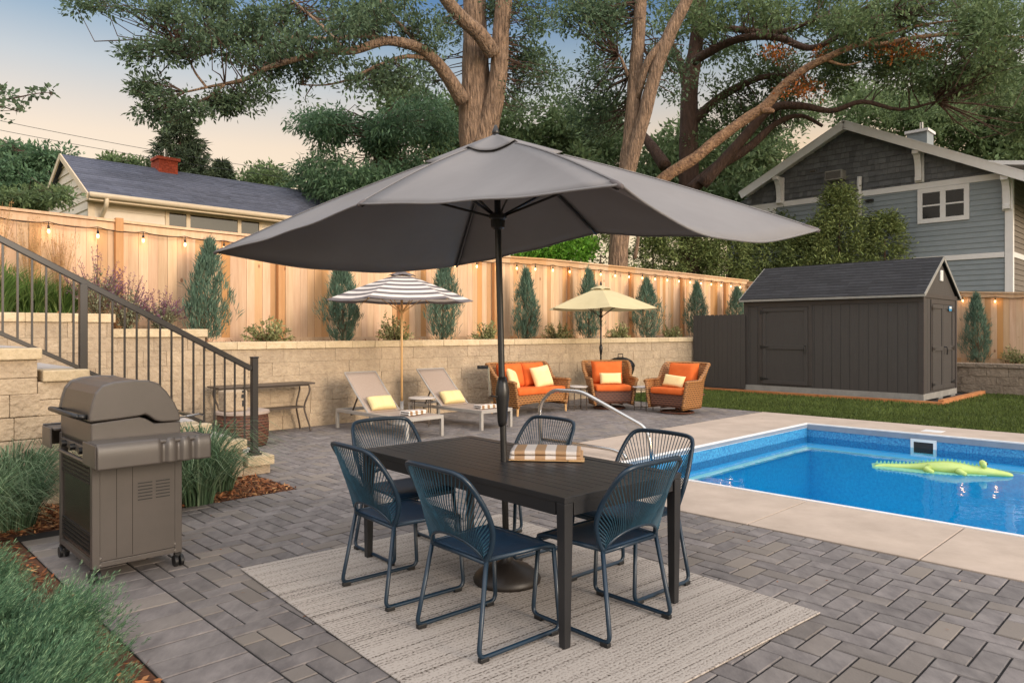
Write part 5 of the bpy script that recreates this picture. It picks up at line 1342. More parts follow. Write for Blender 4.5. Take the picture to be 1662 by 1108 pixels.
places = [(333, 11.02, 1.36, 1.50, .33, 'blue-green upright juniper at the left end of the terrace, the largest in the photo', 3),
          (556, 11.05, 1.30, 1.46, .32, 'upright juniper left of the striped umbrella'),
          (718, 11.05, 1.30, 1.62, .32, 'upright juniper half hidden behind the right side of the striped umbrella'),
          (855, 11.05, 1.30, 1.60, .30, 'upright juniper just right of the big dark umbrella pole'),
          (955, 11.1, 1.30, 1.66, .30, 'upright juniper behind the yellow umbrella'),
          (1050, 11.1, 1.30, 1.60, .32, 'upright juniper between the yellow umbrella and the dark fence'),
          (1132, 11.1, 1.30, 1.62, .32, 'upright juniper rising behind the left part of the dark board fence'),
          (1195, 11.1, 1.30, 1.62, .34, 'upright juniper rising behind the dark fence beside the shed roof')]
for k, p in enumerate(places): juniper(vat(p[0], p[1]), p[1], p[2], p[3], p[4], p[5], 20+k)
P_ = px(1587, 585, 19.0); juniper((P_.x*cA+P_.y*sA), (-P_.x*sA+P_.y*cA), .64, 1.85, .36, 'upright juniper alone right of the shed against the shorter fence', 41)

def shrub(loc, r_, h_, label, seed, n=120):
    t = thing('variegated_shrub', label, 'shrub', loc, 0, 'small variegated shrubs on the terrace'); rg = np.random.default_rng(seed)
    b = MB(); Cs = []; Ds = []
    for k in range(n//5):
        a = rg.random()*6.28; e_ = .25+.75*rg.random(); tip = Vector((math.cos(a)*r_*(1.15-e_*.7), math.sin(a)*r_*(1.15-e_*.7), h_*e_*(.75+.4*rg.random())))
        b.tube([(0, 0, -.03), tuple(tip*.5+Vector((0, 0, .03))), tuple(tip)], [.008, .006, .003], 4, cap=False)
        for q in range(26):
            s_ = .25+.8*q/26; c = tip*s_; d = Vector(rg.normal(size=3))+tip.normalized()*.8; Cs.append(tuple(c+Vector(rg.normal(size=3)*.015))); Ds.append(tuple(d))
    b.build('stems', M['stem'], t); n_ = len(Cs)
    o = leaves('foliage', np.array(Cs), np.array(Ds), unit(n_)+np.array([0, 0, .8]), .05+.04*rg.random(n_), .022+.012*rg.random(n_), M['shrub']); o.parent = t
sh = [(435, 10.95, .42, .46, 'low leafy shrub between the first two junipers, above the console table'), (640, 10.95, .36, .46, 'leafy shrub behind the wooden pole of the striped umbrella'),
      (787, 10.95, .32, .40, 'leafy shrub between the striped umbrella and the big dark pole'), (905, 10.95, .40, .40, 'leafy shrub left of the juniper behind the yellow umbrella'),
      (1003, 10.95, .34, .40, 'leafy shrub right of the yellow umbrella pole'), (1088, 11.0, .36, .38, 'leafy shrub at the end of the terrace beside the dark fence')]
for k, (x, u, r_, h_, lab) in enumerate(sh): shrub(W(vat(x, u), u, 1.30), r_, h_, lab, 60+k, 150)
P_ = px(1655, 590, 18.6); shrub(Vector((P_.x, P_.y, .64)), .5, .5, 'leafy shrub at the right picture edge on the low grey wall', 77, 190)

def grassclump(name, label, cat, loc, n, h_, spread, m, seed, wd=.010, arch=.5, plume=0, plume_m=None, group=None, base=.10, lean=(0, 0)):
    t = thing(name, label, cat, loc, 0, group); rg = np.random.default_rng(seed); b = MB()
    for k in range(n):
        a = rg.random()*6.28; hh = h_*(.45+.6*rg.random()); sp = spread*(.2+.9*rg.random()); r0 = base*rg.random()**.5
        d = Vector((math.cos(a), math.sin(a), 0)); p0 = d*r0+Vector((0, 0, -.01)); sg = 6; w0 = wd*(.6+.7*rg.random())
        side = d.cross(Vector((0, 0, 1))); tw = rg.normal()*.9; side = (side*math.cos(tw)+d*math.sin(tw)).normalized()
        n0 = len(b.v); ph = rg.normal()*.2
        for i in range(sg+1):
            s_ = i/sg; c = p0+d*(sp*s_**1.6)+side*ph*s_*s_+Vector((lean[0]*s_**2, lean[1]*s_**2, hh*(s_-arch*s_**3*.75))); w_ = w0*(1-s_**2.2)*.5+.0006
            b.v += [tuple(c+side*w_), tuple(c-side*w_)]
        for i in range(sg): b.f.append((n0+2*i, n0+2*i+1, n0+2*i+3, n0+2*i+2))
    b.build('blades', m, t)
    if plume:
        b = MB(); Cs = []; Ds = []
        for k in range(plume):
            a = rg.random()*6.28; hh = h_*(1.0+.45*rg.random()); d = Vector((math.cos(a), math.sin(a), 0)); sp = spread*.6*rg.random()
            Q = [d*(sp*(i/6)**1.5)+Vector((0, 0, hh*(i/6))) for i in range(7)]; b.tube(Q, .0018, 3, cap=False)
            for q in range(26):
                s_ = .62+.38*rg.random(); c = d*(sp*s_**1.5)+Vector((0, 0, hh*s_))+Vector(rg.normal(size=3)*.035*(1.3-s_)); Cs.append(tuple(c)); Ds.append(tuple(Vector((0, 0, 1))+Vector(rg.normal(size=3)*.6)))
        b.build('stalks', plume_m, t); n_ = len(Cs); o = leaves('plumes', np.array(Cs), np.array(Ds), unit(n_), .022+.012*rg.random(n_), .004+.003*rg.random(n_), plume_m); o.parent = t
    return t
# terrace clumps at the far left
for k, (x, D, n, h_, lab) in enumerate([(-10, 8.9, 620, 1.05, 'tall green ornamental grass at the left picture edge behind the handrail'), (48, 9.6, 620, .95, 'green ornamental grass with tan plumes, second from the left on the upper terrace'),
                                        (98, 9.9, 520, .85, 'green ornamental grass clump left of the purple sage on the upper terrace')]):
    p = px(x, 500, D); grassclump('ornamental_grass', lab, 'ornamental grass', Vector((p.x, p.y, 1.69)), n, h_, .42, M['reed'], 90+k, .011, .45, 46, M['plume'], 'ornamental grasses on the upper terrace', .16)
def sage(loc, h_, r_, label, seed, n=46):
    t = thing('russian_sage', label, 'sage', loc, 0, 'purple sage bushes on the terrace'); rg = np.random.default_rng(seed); b = MB(); L1 = [[], []]; L2 = [[], []]
    for k in range(n):
        a = rg.random()*6.28; rr = r_*rg.random()**.6; tip = Vector((math.cos(a)*rr, math.sin(a)*rr, h_*(.55+.5*rg.random())*(1.1-.4*rr/r_))); mid = tip*.5+Vector((0, 0, .05)); b.tube([(0, 0, 0), tuple(mid), tuple(tip)], [.005, .004, .002], 3, cap=False)
        for q in range(30):
            s_ = .1+.6*rg.random(); c = (mid*(2*s_) if s_ < .5 else mid.lerp(tip, 2*s_-1))+Vector(rg.normal(size=3)*.025); L1[0].append(tuple(c)); L1[1].append(tuple(Vector(rg.normal(size=3))+Vector((0, 0, .8))))
        for q in range(34):
            s_ = .6+.4*rg.random(); c = mid.lerp(tip, 2*s_-1)+Vector(rg.normal(size=3)*.012); L2[0].append(tuple(c)); L2[1].append(tuple(Vector(rg.normal(size=3))*.7+Vector((0, 0, .8))))
    b.build('stems', M['stem'], t)
    for L_, m, nm, s_ in ((L1, M['sage'], 'foliage', .05), (L2, M['sagef'], 'flower_spikes', .030)):
        n_ = len(L_[0]); o = leaves(nm, np.array(L_[0]), np.array(L_[1]), unit(n_), s_*(.6+.6*rg.random(n_)), s_*.38*np.ones(n_), m); o.parent = t
for k, (x, D, z, h_, lab) in enumerate([(158, 9.9, 1.69, .95, 'purple-flowered sage bush beside the tall fence post'), (205, 10.1, 1.5, .85, 'purple-flowered sage bush in the middle of the stepped wall top'), (262, 10.5, 1.5, .62, 'small purple-flowered sage bush left of the largest juniper')]):
    p = px(x, 500, D); sage(Vector((p.x, p.y, z)), h_, .42, lab, 120+k)
# grasses in the mulch bed by the grill
for k, (x, y, D, n, h_, sp, lab) in enumerate([(20, 850, 5.55, 1100, 1.30, .62, 'bushy blue-green grass clump at the left edge, left of the grill'), (-55, 800, 5.0, 900, 1.2, .6, 'blue-green grass clump cut by the left picture edge'),
      (318, 800, 6.35, 560, 1.45, .62, 'tall blue-green grass clump right behind the grill'), (262, 800, 6.0, 420, 1.35, .50, 'grass clump mostly hidden by the grill'), (352, 770, 6.85, 300, .85, .40, 'small grass clump in front of the lowest stair stones')]):
    p = px(x, y, D); grassclump('ornamental_grass', lab, 'ornamental grass', Vector((p.x, p.y, -.01)), n, h_, sp, M['reed2'], 140+k, .007 if k < 2 else .010, .82, 0, None, 'blue-green grasses in the mulch bed', .14)

# spreading juniper in the foreground
def spreading(loc, label, branches, seed, rz=0):
    t = thing('spreading_juniper', label, 'juniper', loc, 0, 'low spreading junipers in the foreground'); rg = np.random.default_rng(seed); b = MB(); C = []; D_ = []; LN = []
    for (a, ln, el) in branches:
        d = Vector((math.cos(a)*math.cos(el), math.sin(a)*math.cos(el), math.sin(el))); side = d.cross(Vector((0, 0, 1))).normalized()
        Q = [d*(ln*.9*s_)+Vector((0, 0, .01-.16*ln*s_*s_+.08*math.sin(3*s_))) for s_ in np.linspace(0, 1, 8)]; b.tube(Q, list(np.linspace(.008, .001, 8)), 4, cap=False)
        for q in range(int(ln*62)):
            s_ = .12+.88*rg.random()**.8; p = d*(ln*s_)+Vector((0, 0, .03-.16*ln*s_*s_+.10*math.sin(3*s_)))
            sd_ = side*(1 if rg.random() < .5 else -1)*(.35+.6*rg.random())+d*(.75+.3*rg.random())+Vector((0, 0, .10+.4*rg.random())); sd_.normalize(); l2 = (.20*(1.15-s_*.7))*(.6+.8*rg.random())
            for j in range(40):
                r_ = rg.random(); q_ = p+sd_*l2*r_+Vector((0, 0, .25*l2*r_*r_)); nd = sd_*1.2+Vector(rg.normal(size=3)*.30)+Vector((0, 0, .35*r_)); C.append(tuple(q_+Vector(rg.normal(size=3)*.003))); D_.append(tuple(nd)); LN.append(.014+.018*rg.random())
    b.build('stems', M['stem'], t); n_ = len(C); LN = np.array(LN); o = leaves('foliage', np.array(C), np.array(D_), unit(n_), LN, LN*.05+.0011, M['junil']); o.parent = t
def fan(n, a0, a1, l0, l1, seed):
    rg = np.random.default_rng(seed); return [(a0+(a1-a0)*rg.random(), l0+(l1-l0)*rg.random(), .06+.48*rg.random()**1.4) for _ in range(n)]
spreading(Vector((-2.28, 3.05, .0)), 'feathery green spreading juniper filling the lower left corner, reaching over the paving', fan(50, R(-75), R(70), .34, .62, 5)+fan(20, R(70), R(290), .25, .45, 15), 201)
spreading(Vector((-3.16, 4.0, -.06)), 'smaller feathery juniper at the left edge, further back along the paving', fan(40, R(-90), R(50), .24, .38, 6)+fan(14, R(50), R(270), .2, .34, 16), 202)
spreading(Vector((-2.62, 3.25, .0)), 'feathery juniper at the left edge between the other two', fan(40, R(-80), R(60), .28, .46, 8)+fan(20, R(60), R(280), .3, .5, 18), 204)
spreading(Vector((-1.92, 2.52, .0)), 'spreading juniper at the very bottom edge of the picture', fan(40, R(-30), R(120), .30, .52, 7)+fan(12, R(120), R(300), .3, .5, 17), 203)

# ================================================================== TREES
def mk_tree(name, label, cat, base, group=None): return thing(name, label, cat, base, 0, group)
def crown(t, name, blobs, m, material, size, gap=0., gscale=.5, rad=.34, aspect=.45, up=.0, droop=.0, out=.6, flat=.75, wood=None, nodes=None, frac=.5, tr=.018, maxd=3.0):
    c = blob_points(blobs, gap, gscale)
    r = rad*(.6+.8*RNG.random(len(c)))
    P, Dd, Nn, ln, wd = clump_leaves(c, r, m, size, aspect, out, up, flat, droop)
    o = leaves(name, P, Dd, Nn, ln, wd, material, t)
    if wood is not None and nodes is not None:
        tb = MB(); twigs(tb, c, nodes, frac, tr*.6, maxd)
        if tb.v: tb.build('twigs', M['bark_dk'], t, world=True)
    return c, o

# --- big oak
t = mk_tree('oak_tree', 'huge oak with twin thick trunks behind the umbrella peak, limbs spreading left', 'tree', px(775, 560, 18.0))
wd_ = MB(); D0 = 18.0; nodes = []
nodes += limb(wd_, [(778, 560, 18, .50), (777, 420, 18, .46), (774, 260, 18, .44), (770, 190, 18, .39), (772, 120, 18, .34), (772, 60, 18, .31), (770, 0, 18, .28), (770, -90, 18.2, .24), (780, -220, 18.5, .2)], 16)
nodes += limb(wd_, [(778, 240, 17.9, .34), (797, 185, 17.8, .26), (808, 130, 17.7, .22), (812, 70, 17.6, .21), (818, 0, 17.5, .20), (828, -80, 17.5, .18), (850, -220, 17.5, .14)], 14)
nodes += limb(wd_, [(800, 88, 17.5, .21), (778, 55, 17.2, .19), (750, 30, 17.0, .17), (722, -5, 16.8, .15), (690, -60, 16.5, .12)], 10)
Lf = limb(wd_, [(752, 165, 17.6, .20), (722, 118, 17.2, .16), (690, 84, 16.8, .13), (655, 70, 16.4, .115), (620, 68, 16.2, .10), (575, 82, 16.0, .09), (530, 84, 15.8, .075), (485, 95, 15.6, .065), (430, 112, 15.5, .055), (395, 130, 15.4, .045), (345, 140, 15.3, .03), (300, 150, 15.2, .018)], 9)
nodes += Lf
nodes += limb(wd_, [(640, 70, 16.3, .07), (590, 58, 16.3, .055), (540, 64, 16.3, .05), (480, 60, 16.3, .045), (440, 75, 16.3, .03), (400, 70, 16.2, .02), (340, 55, 16.2, .014)], 7)
nodes += limb(wd_, [(705, 98, 17, .06), (660, 92, 16.6, .05), (610, 108, 16.2, .04), (570, 128, 16, .03), (530, 138, 16, .02), (490, 138, 16, .012)], 7)
nodes += limb(wd_, [(335, 142, 15.3, .03), (318, 120, 15.3, .025), (308, 100, 15.3, .018), (290, 70, 15.3, .012)], 6)
nodes += limb(wd_, [(365, 137, 15.3, .03), (335, 160, 15.3, .025), (300, 170, 15.3, .015)], 6)
nodes += limb(wd_, [(560, 82, 16, .05), (520, 40, 16.5, .04), (480, 5, 17, .03), (440, -40, 17, .02)], 6)
nodes += limb(wd_, [(690, 84, 16.8, .06), (640, 30, 17, .05), (600, -20, 17.4, .04)], 6)
blobs = [(345, 45, 75, 55, 15.8, 2.0, 75), (250, 90, 55, 35, 15.3, 1.0, 28), (430, 55, 90, 55, 16.2, 2.2, 95), (540, 30, 90, 45, 16.6, 2.2, 85), (630, 15, 70, 35, 17.2, 2.0, 50),
         (270, 150, 60, 28, 15.2, .8, 30), (330, 175, 50, 24, 15.2, .8, 26), (260, 195, 40, 20, 15.2, .7, 14), (385, 160, 50, 26, 15.4, 1.0, 26), (455, 120, 60, 34, 15.7, 1.2, 34), (470, 155, 40, 18, 15.8, .8, 12),
         (540, 105, 55, 26, 16, 1.2, 22), (590, 130, 60, 24, 16.1, 1.0, 24), (650, 120, 55, 26, 16.5, 1.0, 24), (695, 60, 40, 40, 17, 1.5, 22), (180, 10, 70, 22, 15.8, 1.0, 22), (280, 10, 90, 30, 16, 1.5, 45), (730, 40, 40, 50, 18.5, 1.5, 14),
         (860, 60, 60, 80, 18.5, 1.8, 60), (870, 140, 55, 60, 18.6, 1.5, 45), (840, 20, 60, 40, 18.5, 1.5, 30), (690, 120, 40, 35, 18.6, 1.5, 16)]
crown(t, 'crown', blobs, 52, M['oakr'], .105, gap=.03, gscale=1.1, rad=.31, aspect=.42, flat=.6, wood=wd_, nodes=nodes, frac=.75, tr=.022, maxd=3.5)
wd_.build('trunk', M['bark'], t, world=True, smooth=True)

# --- second oak (double trunk), warm lit
t = mk_tree('oak_tree', 'tall double-trunked tree with warm bark rising right of the umbrella peak', 'tree', px(1005, 560, 22))
wd_ = MB(); nodes = []
nodes += limb(wd_, [(1003, 560, 22, .34), (1003, 430, 22, .30), (1010, 340, 22, .30), (1018, 270, 22, .25), (1026, 200, 22, .23), (1031, 120, 22, .21), (1037, 50, 22, .20), (1041, -20, 22, .18), (1046, -160, 22, .14)], 12)
nodes += limb(wd_, [(1012, 310, 21.9, .22), (1030, 240, 21.8, .22), (1048, 180, 21.7, .21), (1066, 110, 21.6, .20), (1090, 50, 21.5, .19), (1120, -10, 21.4, .17), (1170, -120, 21.2, .12)], 12)
nodes += limb(wd_, [(1034, 160, 21.9, .12), (1052, 100, 21.6, .13), (1078, 68, 21.5, .12)], 8)
nodes += limb(wd_, [(1020, 125, 22, .07), (1008, 95, 22, .04), (1004, 92, 22, .02)], 6)
nodes += limb(wd_, [(1030, 420, 23, .07), (1036, 380, 23, .055), (1030, 340, 23, .05)], 6)
blobs = [(960, 40, 50, 50, 22.5, 2, 36), (985, 110, 45, 60, 23, 2, 36), (960, 180, 60, 50, 23.5, 2, 50), (1000, 20, 80, 40, 23, 2, 46), (1075, 130, 40, 60, 23.5, 1.5, 30), (920, 20, 40, 30, 22, 1.5, 16)]
crown(t, 'crown', blobs, 52, M['oakr'], .135, gap=.03, gscale=.8, rad=.48, flat=.65, wood=wd_, nodes=nodes, frac=.6, tr=.03, maxd=5)
wd_.build('trunk', M['bark'], t, world=True, smooth=True)

# --- third dark oak and the long leaning tree
t = mk_tree('oak_tree', 'dark-barked oak with a wide canopy of arching limbs above the blue-grey house', 'tree', px(1120, 560, 26))
wd_ = MB(); nodes = []
nodes += limb(wd_, [(1122, 560, 26, .50), (1120, 400, 26, .42), (1118, 290, 26, .36), (1118, 210, 26, .33), (1120, 140, 26, .30), (1130, 70, 26, .26), (1136, 0, 26, .22), (1140, -120, 26, .15)], 12)
nodes += limb(wd_, [(1120, 180, 26, .22), (1110, 120, 26, .18), (1092, 80, 26, .14), (1080, 60, 26, .1)], 8)
nodes += limb(wd_, [(1126, 100, 25.5, .18), (1150, 85, 25, .16), (1185, 68, 24.5, .14), (1220, 60, 24, .13), (1265, 62, 23.5, .11), (1310, 78, 23, .10), (1345, 68, 22.5, .08), (1390, 40, 22, .06), (1450, 20, 21.5, .04)], 8)
nodes += limb(wd_, [(1130, 45, 25.5, .13), (1180, 46, 25, .12), (1230, 52, 24.5, .10), (1275, 50, 24, .09), (1330, 30, 23.5, .07), (1390, 18, 23, .05)], 8)
nodes += limb(wd_, [(1080, 270, 26, .25), (1060, 240, 26.5, .2), (1040, 215, 27, .15)], 8)
nodes += limb(wd_, [(1122, 200, 26, .2), (1160, 165, 25.5, .16), (1200, 140, 25, .13), (1240, 125, 24.5, .10), (1290, 120, 24, .07), (1340, 100, 23.5, .05)], 8)
nodes += limb(wd_, [(1140, 300, 25, .22), (1200, 232, 24.5, .18), (1250, 178, 24, .14), (1300, 172, 23.5, .12), (1350, 180, 23, .09), (1400, 165, 22.5, .07), (1460, 178, 22, .05), (1520, 165, 21.5, .03)], 8)
nodes += limb(wd_, [(1120, 310, 25.4, .24), (1165, 270, 25, .2), (1215, 240, 24.5, .15), (1260, 200, 24.2, .1), (1300, 188, 24, .07), (1335, 205, 24, .05)], 8)
blobs = [(1180, 20, 90, 40, 25, 3, 120), (1300, 20, 90, 40, 24, 3, 130), (1420, 30, 90, 45, 23, 3, 140), (1540, 30, 90, 50, 22, 3, 150), (1640, 60, 70, 70, 21, 3, 120),
         (1180, 110, 60, 50, 26, 2.5, 70), (1240, 160, 60, 50, 26, 2.5, 70), (1300, 115, 70, 45, 25, 2.5, 80), (1400, 110, 80, 45, 24, 2.5, 110), (1500, 115, 80, 42, 23, 2.5, 110), (1600, 135, 80, 46, 22, 2.5, 110),
         (1310, 185, 50, 22, 31, 2, 40), (1450, 180, 70, 24, 38, 2, 60), (1550, 190, 70, 30, 36, 2, 60), (1640, 200, 50, 36, 21.5, 1, 40), (1180, 180, 50, 50, 27, 2, 50), (1090, 30, 50, 40, 26, 2, 40), (1150, 230, 40, 30, 27, 2, 26), (1230, 215, 40, 25, 26.5, 1.5, 22)]
blobs = [q_[:6]+(int(q_[6]*.62),) for q_ in blobs]
cc, _ = crown(t, 'crown', blobs, 58, M['oak'], .15, gap=.06, gscale=.7, rad=.50, flat=.55, aspect=.40, wood=wd_, nodes=nodes, frac=.45, tr=.03, maxd=4.5)
wd_.build('trunk', M['bark_dk'], t, world=True, smooth=True)
t = mk_tree('leaning_tree', 'long bare warm-brown trunk leaning right across the canopy, with a few rusty leaves', 'tree', px(1040, 420, 24))
wd_ = MB(); nodes = []
nodes += limb(wd_, [(1000, 350, 24, .24), (1060, 305, 24, .22), (1090, 280, 23.8, .20), (1130, 255, 23.6, .19), (1170, 222, 23.4, .18), (1215, 190, 23.2, .17), (1245, 170, 23, .165), (1270, 140, 22.8, .14), (1310, 110, 22.5, .12), (1350, 90, 22.2, .10), (1395, 72, 22, .085), (1430, 72, 21.8, .07), (1480, 62, 21.6, .06), (1540, 56, 21.4, .05), (1600, 58, 21.2, .035), (1680, 62, 21, .02)], 10)
nodes += limb(wd_, [(1235, 178, 23, .12), (1252, 180, 22.9, .09), (1256, 182, 22.9, .04)], 6)
nodes += limb(wd_, [(1390, 74, 22, .06), (1440, 55, 21.9, .05), (1500, 40, 21.8, .04), (1570, 32, 21.6, .02)], 6)
nodes += limb(wd_, [(1340, 97, 22.3, .05), (1370, 106, 22.2, .035), (1398, 100, 22.1, .02)], 6)
crown(t, 'crown', [(1265, 88, 22, 10, 22.6, .6, 12), (1300, 145, 40, 16, 22.6, .8, 16), (1480, 85, 60, 22, 21.8, .9, 26), (1600, 92, 30, 10, 21.4, .5, 8), (1330, 85, 12, 8, 22.4, .4, 4)], 22, M['rust'], .11, gap=-1, rad=.30, wood=wd_, nodes=nodes, frac=.8)
wd_.build('trunk', M['bark_warm'], t, world=True, smooth=True)

# --- locust / hemlock mass left of the big oak
def simple_tree(name, label, cat, x, D, r0, blobs, m, mat_, size, bark='bark_dk', ztop=None, **k):
    p0 = px(x, 560, D); p0.z = 1.2; t = mk_tree(name, label, cat, p0, k.pop('group', None)); wd = MB(); ys = [b_[1] for b_ in blobs]; yt = ztop or min(ys); yb = px(0, 0, D)
    y0_ = HY-(1.2-CZ)*F/D; nodes = limb(wd, [(x, y0_, D, r0), (x+4, (y0_*2+yt)/3, D, r0*.8), (x-3, (y0_+yt*2)/3, D, r0*.55), (x+3, yt, D, r0*.2)], 8)
    c, o = crown(t, 'crown', blobs, m, M[mat_], size, wood=wd, nodes=nodes, tr=r0*.12+.006, **k); wd.build('trunk', M[bark], t, world=True, smooth=True); return t
simple_tree('locust_tree', 'feathery blue-green tree filling the gap left of the big oak trunk', 'tree', 610, 21, .16,
            [(560, 215, 60, 40, 21, 1.8, 80), (620, 240, 70, 60, 21, 2, 120), (560, 290, 80, 45, 20.5, 2, 120), (680, 200, 55, 60, 21.5, 2, 90), (510, 200, 45, 22, 20.5, 1.2, 30), (700, 280, 70, 50, 21, 2, 100), (500, 300, 40, 34, 20.5, 1.2, 44), (630, 310, 80, 40, 20, 1.6, 80)],
            52, 'locust', .16, gap=-.16, gscale=.8, rad=.42, aspect=.28, droop=.35, flat=.45, frac=.3, maxd=4)
simple_tree('leafy_tree', 'mid-green leafy tree directly behind the oak trunk and umbrella peak', 'tree', 720, 27, .2,
            [(700, 190, 70, 50, 27, 2, 90), (760, 260, 80, 60, 27, 2, 110), (650, 170, 40, 30, 26, 1.5, 36), (820, 230, 60, 60, 28, 2, 80)], 46, 'oak', .22, gap=-.1, gscale=.5, rad=.60, frac=.2)
simple_tree('leafy_tree', 'round leafy tree between the two big trunks, in the middle distance', 'tree', 900, 30, .25,
            [(880, 215, 70, 50, 30, 2.5, 120), (930, 265, 80, 50, 30, 2.5, 130), (850, 290, 60, 50, 29, 2, 80), (980, 225, 60, 50, 31, 2.5, 90), (940, 330, 90, 50, 29, 2, 120)], 46, 'oak', .24, gap=-.12, gscale=.45, rad=.68, frac=.2)
simple_tree('leafy_tree', 'leafy tree behind the dark oak trunk, left of the blue-grey house roof', 'tree', 1190, 33, .25,
            [(1120, 250, 60, 50, 33, 2.5, 90), (1190, 270, 70, 45, 33, 2.5, 110), (1070, 290, 60, 50, 32, 2.5, 90), (1240, 240, 50, 45, 34, 2.5, 70), (1170, 320, 100, 40, 31, 2, 110)], 46, 'oak', .25, gap=-.16, gscale=.45, rad=.70, frac=.25)
simple_tree('leafy_tree', 'dense green tree behind the blue-grey house chimney at the right edge', 'tree', 1600, 40, .3,
            [(1560, 190, 90, 60, 40, 3, 170), (1650, 180, 70, 80, 40, 3, 160), (1480, 180, 60, 40, 41, 3, 80), (1400, 170, 60, 40, 42, 3, 70), (1640, 250, 60, 30, 39, 2, 60)], 46, 'oak', .30, gap=-.25, gscale=.35, rad=.9, frac=.1)
simple_tree('lime_bush', 'bright lime-green bush peeking over the fence under the umbrella', 'bush', 905, 22.5, .08,
            [(905, 405, 60, 24, 22.5, 1.0, 90), (870, 415, 40, 16, 22, .8, 30), (940, 395, 30, 20, 23, .8, 30)], 50, 'lime', .13, gap=-.5, rad=.36, frac=.1)
simple_tree('leafy_tree', 'rounded tree at the left edge behind the fence, beside the ranch house gable', 'tree', 40, 25, .2,
            [(30, 255, 45, 28, 25, 1.5, 60), (75, 250, 35, 22, 25, 1.5, 44), (40, 300, 60, 34, 24.5, 1.5, 100), (-20, 280, 50, 50, 25, 1.5, 70)], 50, 'locust', .17, gap=-.1, gscale=.8, rad=.45, flat=.5, frac=.4, aspect=.4)
simple_tree('hedge_bush', 'fresh green bush just above the fence at the far left', 'bush', 45, 14, .05,
            [(35, 322, 60, 14, 14, .6, 70), (95, 318, 28, 8, 13.4, .4, 12)], 44, 'oak', .09, gap=-.6, rad=.20, frac=.3)
simple_tree('round_tree', 'small distant round tree above the right end of the ranch house roof', 'tree', 425, 45, .2, [(425, 290, 32, 18, 45, 1.5, 70), (455, 300, 20, 12, 45, 1, 24)], 40, 'oak', .26, gap=-.3, rad=.7, frac=.1)
simple_tree('round_tree', 'low distant tree line above the ranch house ridge, left of the chimney', 'tree', 215, 42, .2, [(205, 268, 36, 8, 42, 1.2, 50), (180, 263, 14, 6, 42, 1, 14)], 36, 'oak', .24, gap=-.3, rad=.5, frac=.1)
# spruces
def spruce(x, yt, yb, D, wpx, label, dens=1.):
    p0 = px(x, yb, D); t = mk_tree('spruce_tree', label, 'tree', Vector((p0.x, p0.y, 1.2)), 'spruces beyond the ranch house'); wd = MB(); top = px(x, yt, D); H_ = top.z-1.2
    wd.tube([Vector((p0.x, D, 1.2)), Vector((p0.x, D, 1.2+H_*.5)), top], [.28, .16, .03], 8); wd.build('trunk', M['bark_dk'], t, world=True)
    Cs = []; Ds = []; Rm = wpx/2*D/F; hb = (yb-yt)*D/F
    nl = int(20*dens)
    for k in range(nl):
        f_ = (k+.5)/nl; z = top.z-f_*hb; rr = Rm*1.15*f_**.7+.15
        for q in range(int(7+12*f_)):
            a = RNG.random()*6.283; d = Vector((math.cos(a), math.sin(a), 0)); l = rr*(.75+.4*RNG.random())
            for j in range(34):
                s_ = RNG.random()**.7; c = Vector((p0.x, D, z))+d*l*s_+Vector((0, 0, -.30*l*s_+.22*l*s_*s_*s_))+Vector(RNG.normal(size=3)*.06); Cs.append(tuple(c)); Ds.append(tuple(d*.7+Vector((0, 0, -.35+.3*s_))+Vector(RNG.normal(size=3)*.5)))
    n_ = len(Cs); leaves('crown', np.array(Cs), np.array(Ds), unit(n_), .26+.18*RNG.random(n_), .07*np.ones(n_), M['spruce'], t)
spruce(292, 185, 300, 38, 105, 'dark spruce standing behind the brick chimney')
spruce(360, 262, 300, 46, 40, 'small distant spruce right of the chimney, the shorter of two', .7)

# arborvitae hedge trees right of centre
def arbor(x, yt, yb, D, wpx, label, seed, n=150, mat_='ever'):
    p0 = px(x, yb, D); t = mk_tree('arborvitae', label, 'evergreen', Vector((p0.x, p0.y, 1.2)), 'evergreens behind the fence and shed'); rg = np.random.default_rng(seed); R_ = wpx/2*D/F; zt = px(x, yt, D).z; H_ = zt-1.2
    wd = MB(); wd.tube([Vector((p0.x, D, 1.2)), Vector((p0.x, D, 1.2+H_*.8))], [.10, .02], 6); wd.build('trunk', M['bark_dk'], t, world=True)
    C = []; Dd = []
    for k in range(n):
        tt = rg.random()**.8; a = rg.random()*6.283; prof = np.interp(tt, [0, .3, .7, .9, 1], [1, 1, .66, .33, .06])*(1+.22*math.sin(a*3+seed+tt*7)); r_ = R_*prof*(.55+.45*rg.random()); c = Vector((p0.x+math.cos(a)*r_, D+math.sin(a)*r_, 1.2+H_*tt)); o_ = Vector((math.cos(a), math.sin(a), .25)).normalized()
        for j in range(60):
            s_ = rg.random(); C.append(tuple(c+o_*(s_*.30)+Vector(rg.normal(size=3)*np.array([.13, .13, .12])-np.array([0, 0, .12*s_*s_])))); Dd.append(tuple(o_*.8+Vector(rg.normal(size=3)*.55)+Vector((0, 0, -.15))))
    n_ = len(C); leaves('crown', np.array(C), np.array(Dd), unit(n_)+np.array([0, 0, .5]), .10+.08*rg.random(n_), .035+.015*rg.random(n_), M[mat_], t)
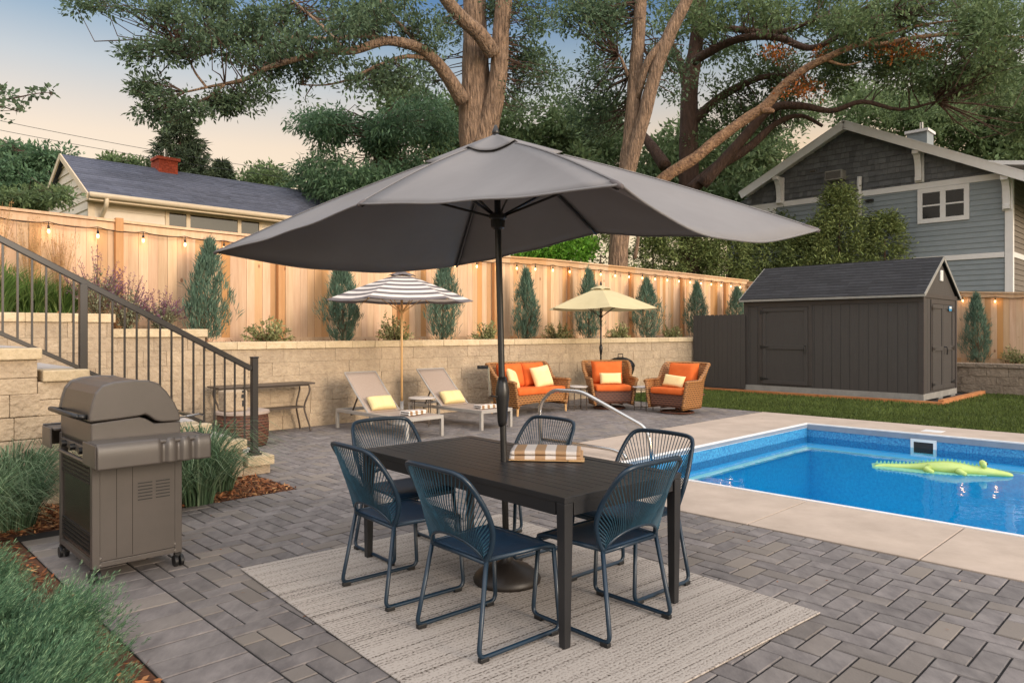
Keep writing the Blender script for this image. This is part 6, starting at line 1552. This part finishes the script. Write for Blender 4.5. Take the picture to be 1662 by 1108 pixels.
av = [(1362, 306, 450, 24.6, 92, 'tallest evergreen in front of the blue house wall, left of the window', 240), (1436, 350, 440, 24.2, 84, 'right-hand small evergreen just above the shed roof', 150), (1330, 360, 450, 25, 100, 'evergreen covering the left corner of the blue house', 170),
      (1300, 385, 460, 25.2, 120, 'evergreen above the shed roof left end', 170), (1240, 375, 470, 26, 130, 'evergreen above the fence corner', 190), (1180, 380, 460, 25.5, 120, 'evergreen over the fence, behind the right umbrella tip', 180),
      (1120, 368, 450, 25.5, 120, 'evergreen over the fence, above the dark board fence', 180), (1060, 375, 440, 25.6, 120, 'evergreen right of the double trunk at the fence', 170), (975, 378, 430, 26, 110, 'dark evergreen left of the double trunk, under the umbrella', 130), (1270, 348, 430, 28, 140, 'evergreen mass left of the blue house eave', 170), (1105, 345, 430, 29, 150, 'taller evergreen in the second row behind the fence', 170)]
for k, (x, yt, yb, D, wp, lab, n) in enumerate(av): arbor(x, yt, yb, D, wp, lab, 300+k, n)
# overhanging leafy twig, top left
t = mk_tree('leafy_branch', 'dark leafy branch tip entering the sky from the left picture edge', 'branch', px(-60, 175, 7))
wd_ = MB(); nd = limb(wd_, [(-120, 190, 7, .03), (-20, 168, 7, .012), (30, 158, 7, .008), (60, 152, 7, .005), (84, 150, 7, .003)], 5)
nd += limb(wd_, [(-20, 168, 7, .008), (10, 175, 7, .006), (30, 182, 7, .003)], 5); nd += limb(wd_, [(-20, 165, 7, .008), (0, 145, 7, .005), (12, 133, 7, .003)], 5)
crown(t, 'leaves', [(8, 150, 14, 14, 7, .25, 8), (30, 172, 14, 8, 7, .25, 7), (60, 150, 16, 6, 7, .2, 6), (78, 148, 8, 6, 7, .15, 4), (-15, 175, 30, 18, 7, .3, 14), (5, 195, 8, 4, 7, .1, 2)], 5, M['oakr'], .055, gap=-2, rad=.05, aspect=.75, wood=wd_, nodes=nd, frac=1, tr=.004)
wd_.build('twigs', M['bark_dk'], t, world=True)

# a few dry leaves and specks on the paving and deck
p = []
for k in range(260):
    v, u = random.uniform(1.5, 12.5), random.uniform(.2, 10.2)
    if v > 5.3 and u < 5.2: continue
    if not (v > 3.5 or u < 6.2): continue
    p.append(tuple(W(v, u, .009 if 5.2 < v else .004)))
p = np.array(p); n_ = len(p); o = leaves('leaf_litter', p, unit(n_)*np.array([1, 1, .15]), np.array([0, 0, 1.])+unit(n_)*.25, .012+.03*RNG.random(n_)**2, .006+.012*RNG.random(n_)**2, M['chip'])
tag(o, 'scattered dry leaf bits and specks on the paving', 'leaf litter', kind='stuff')
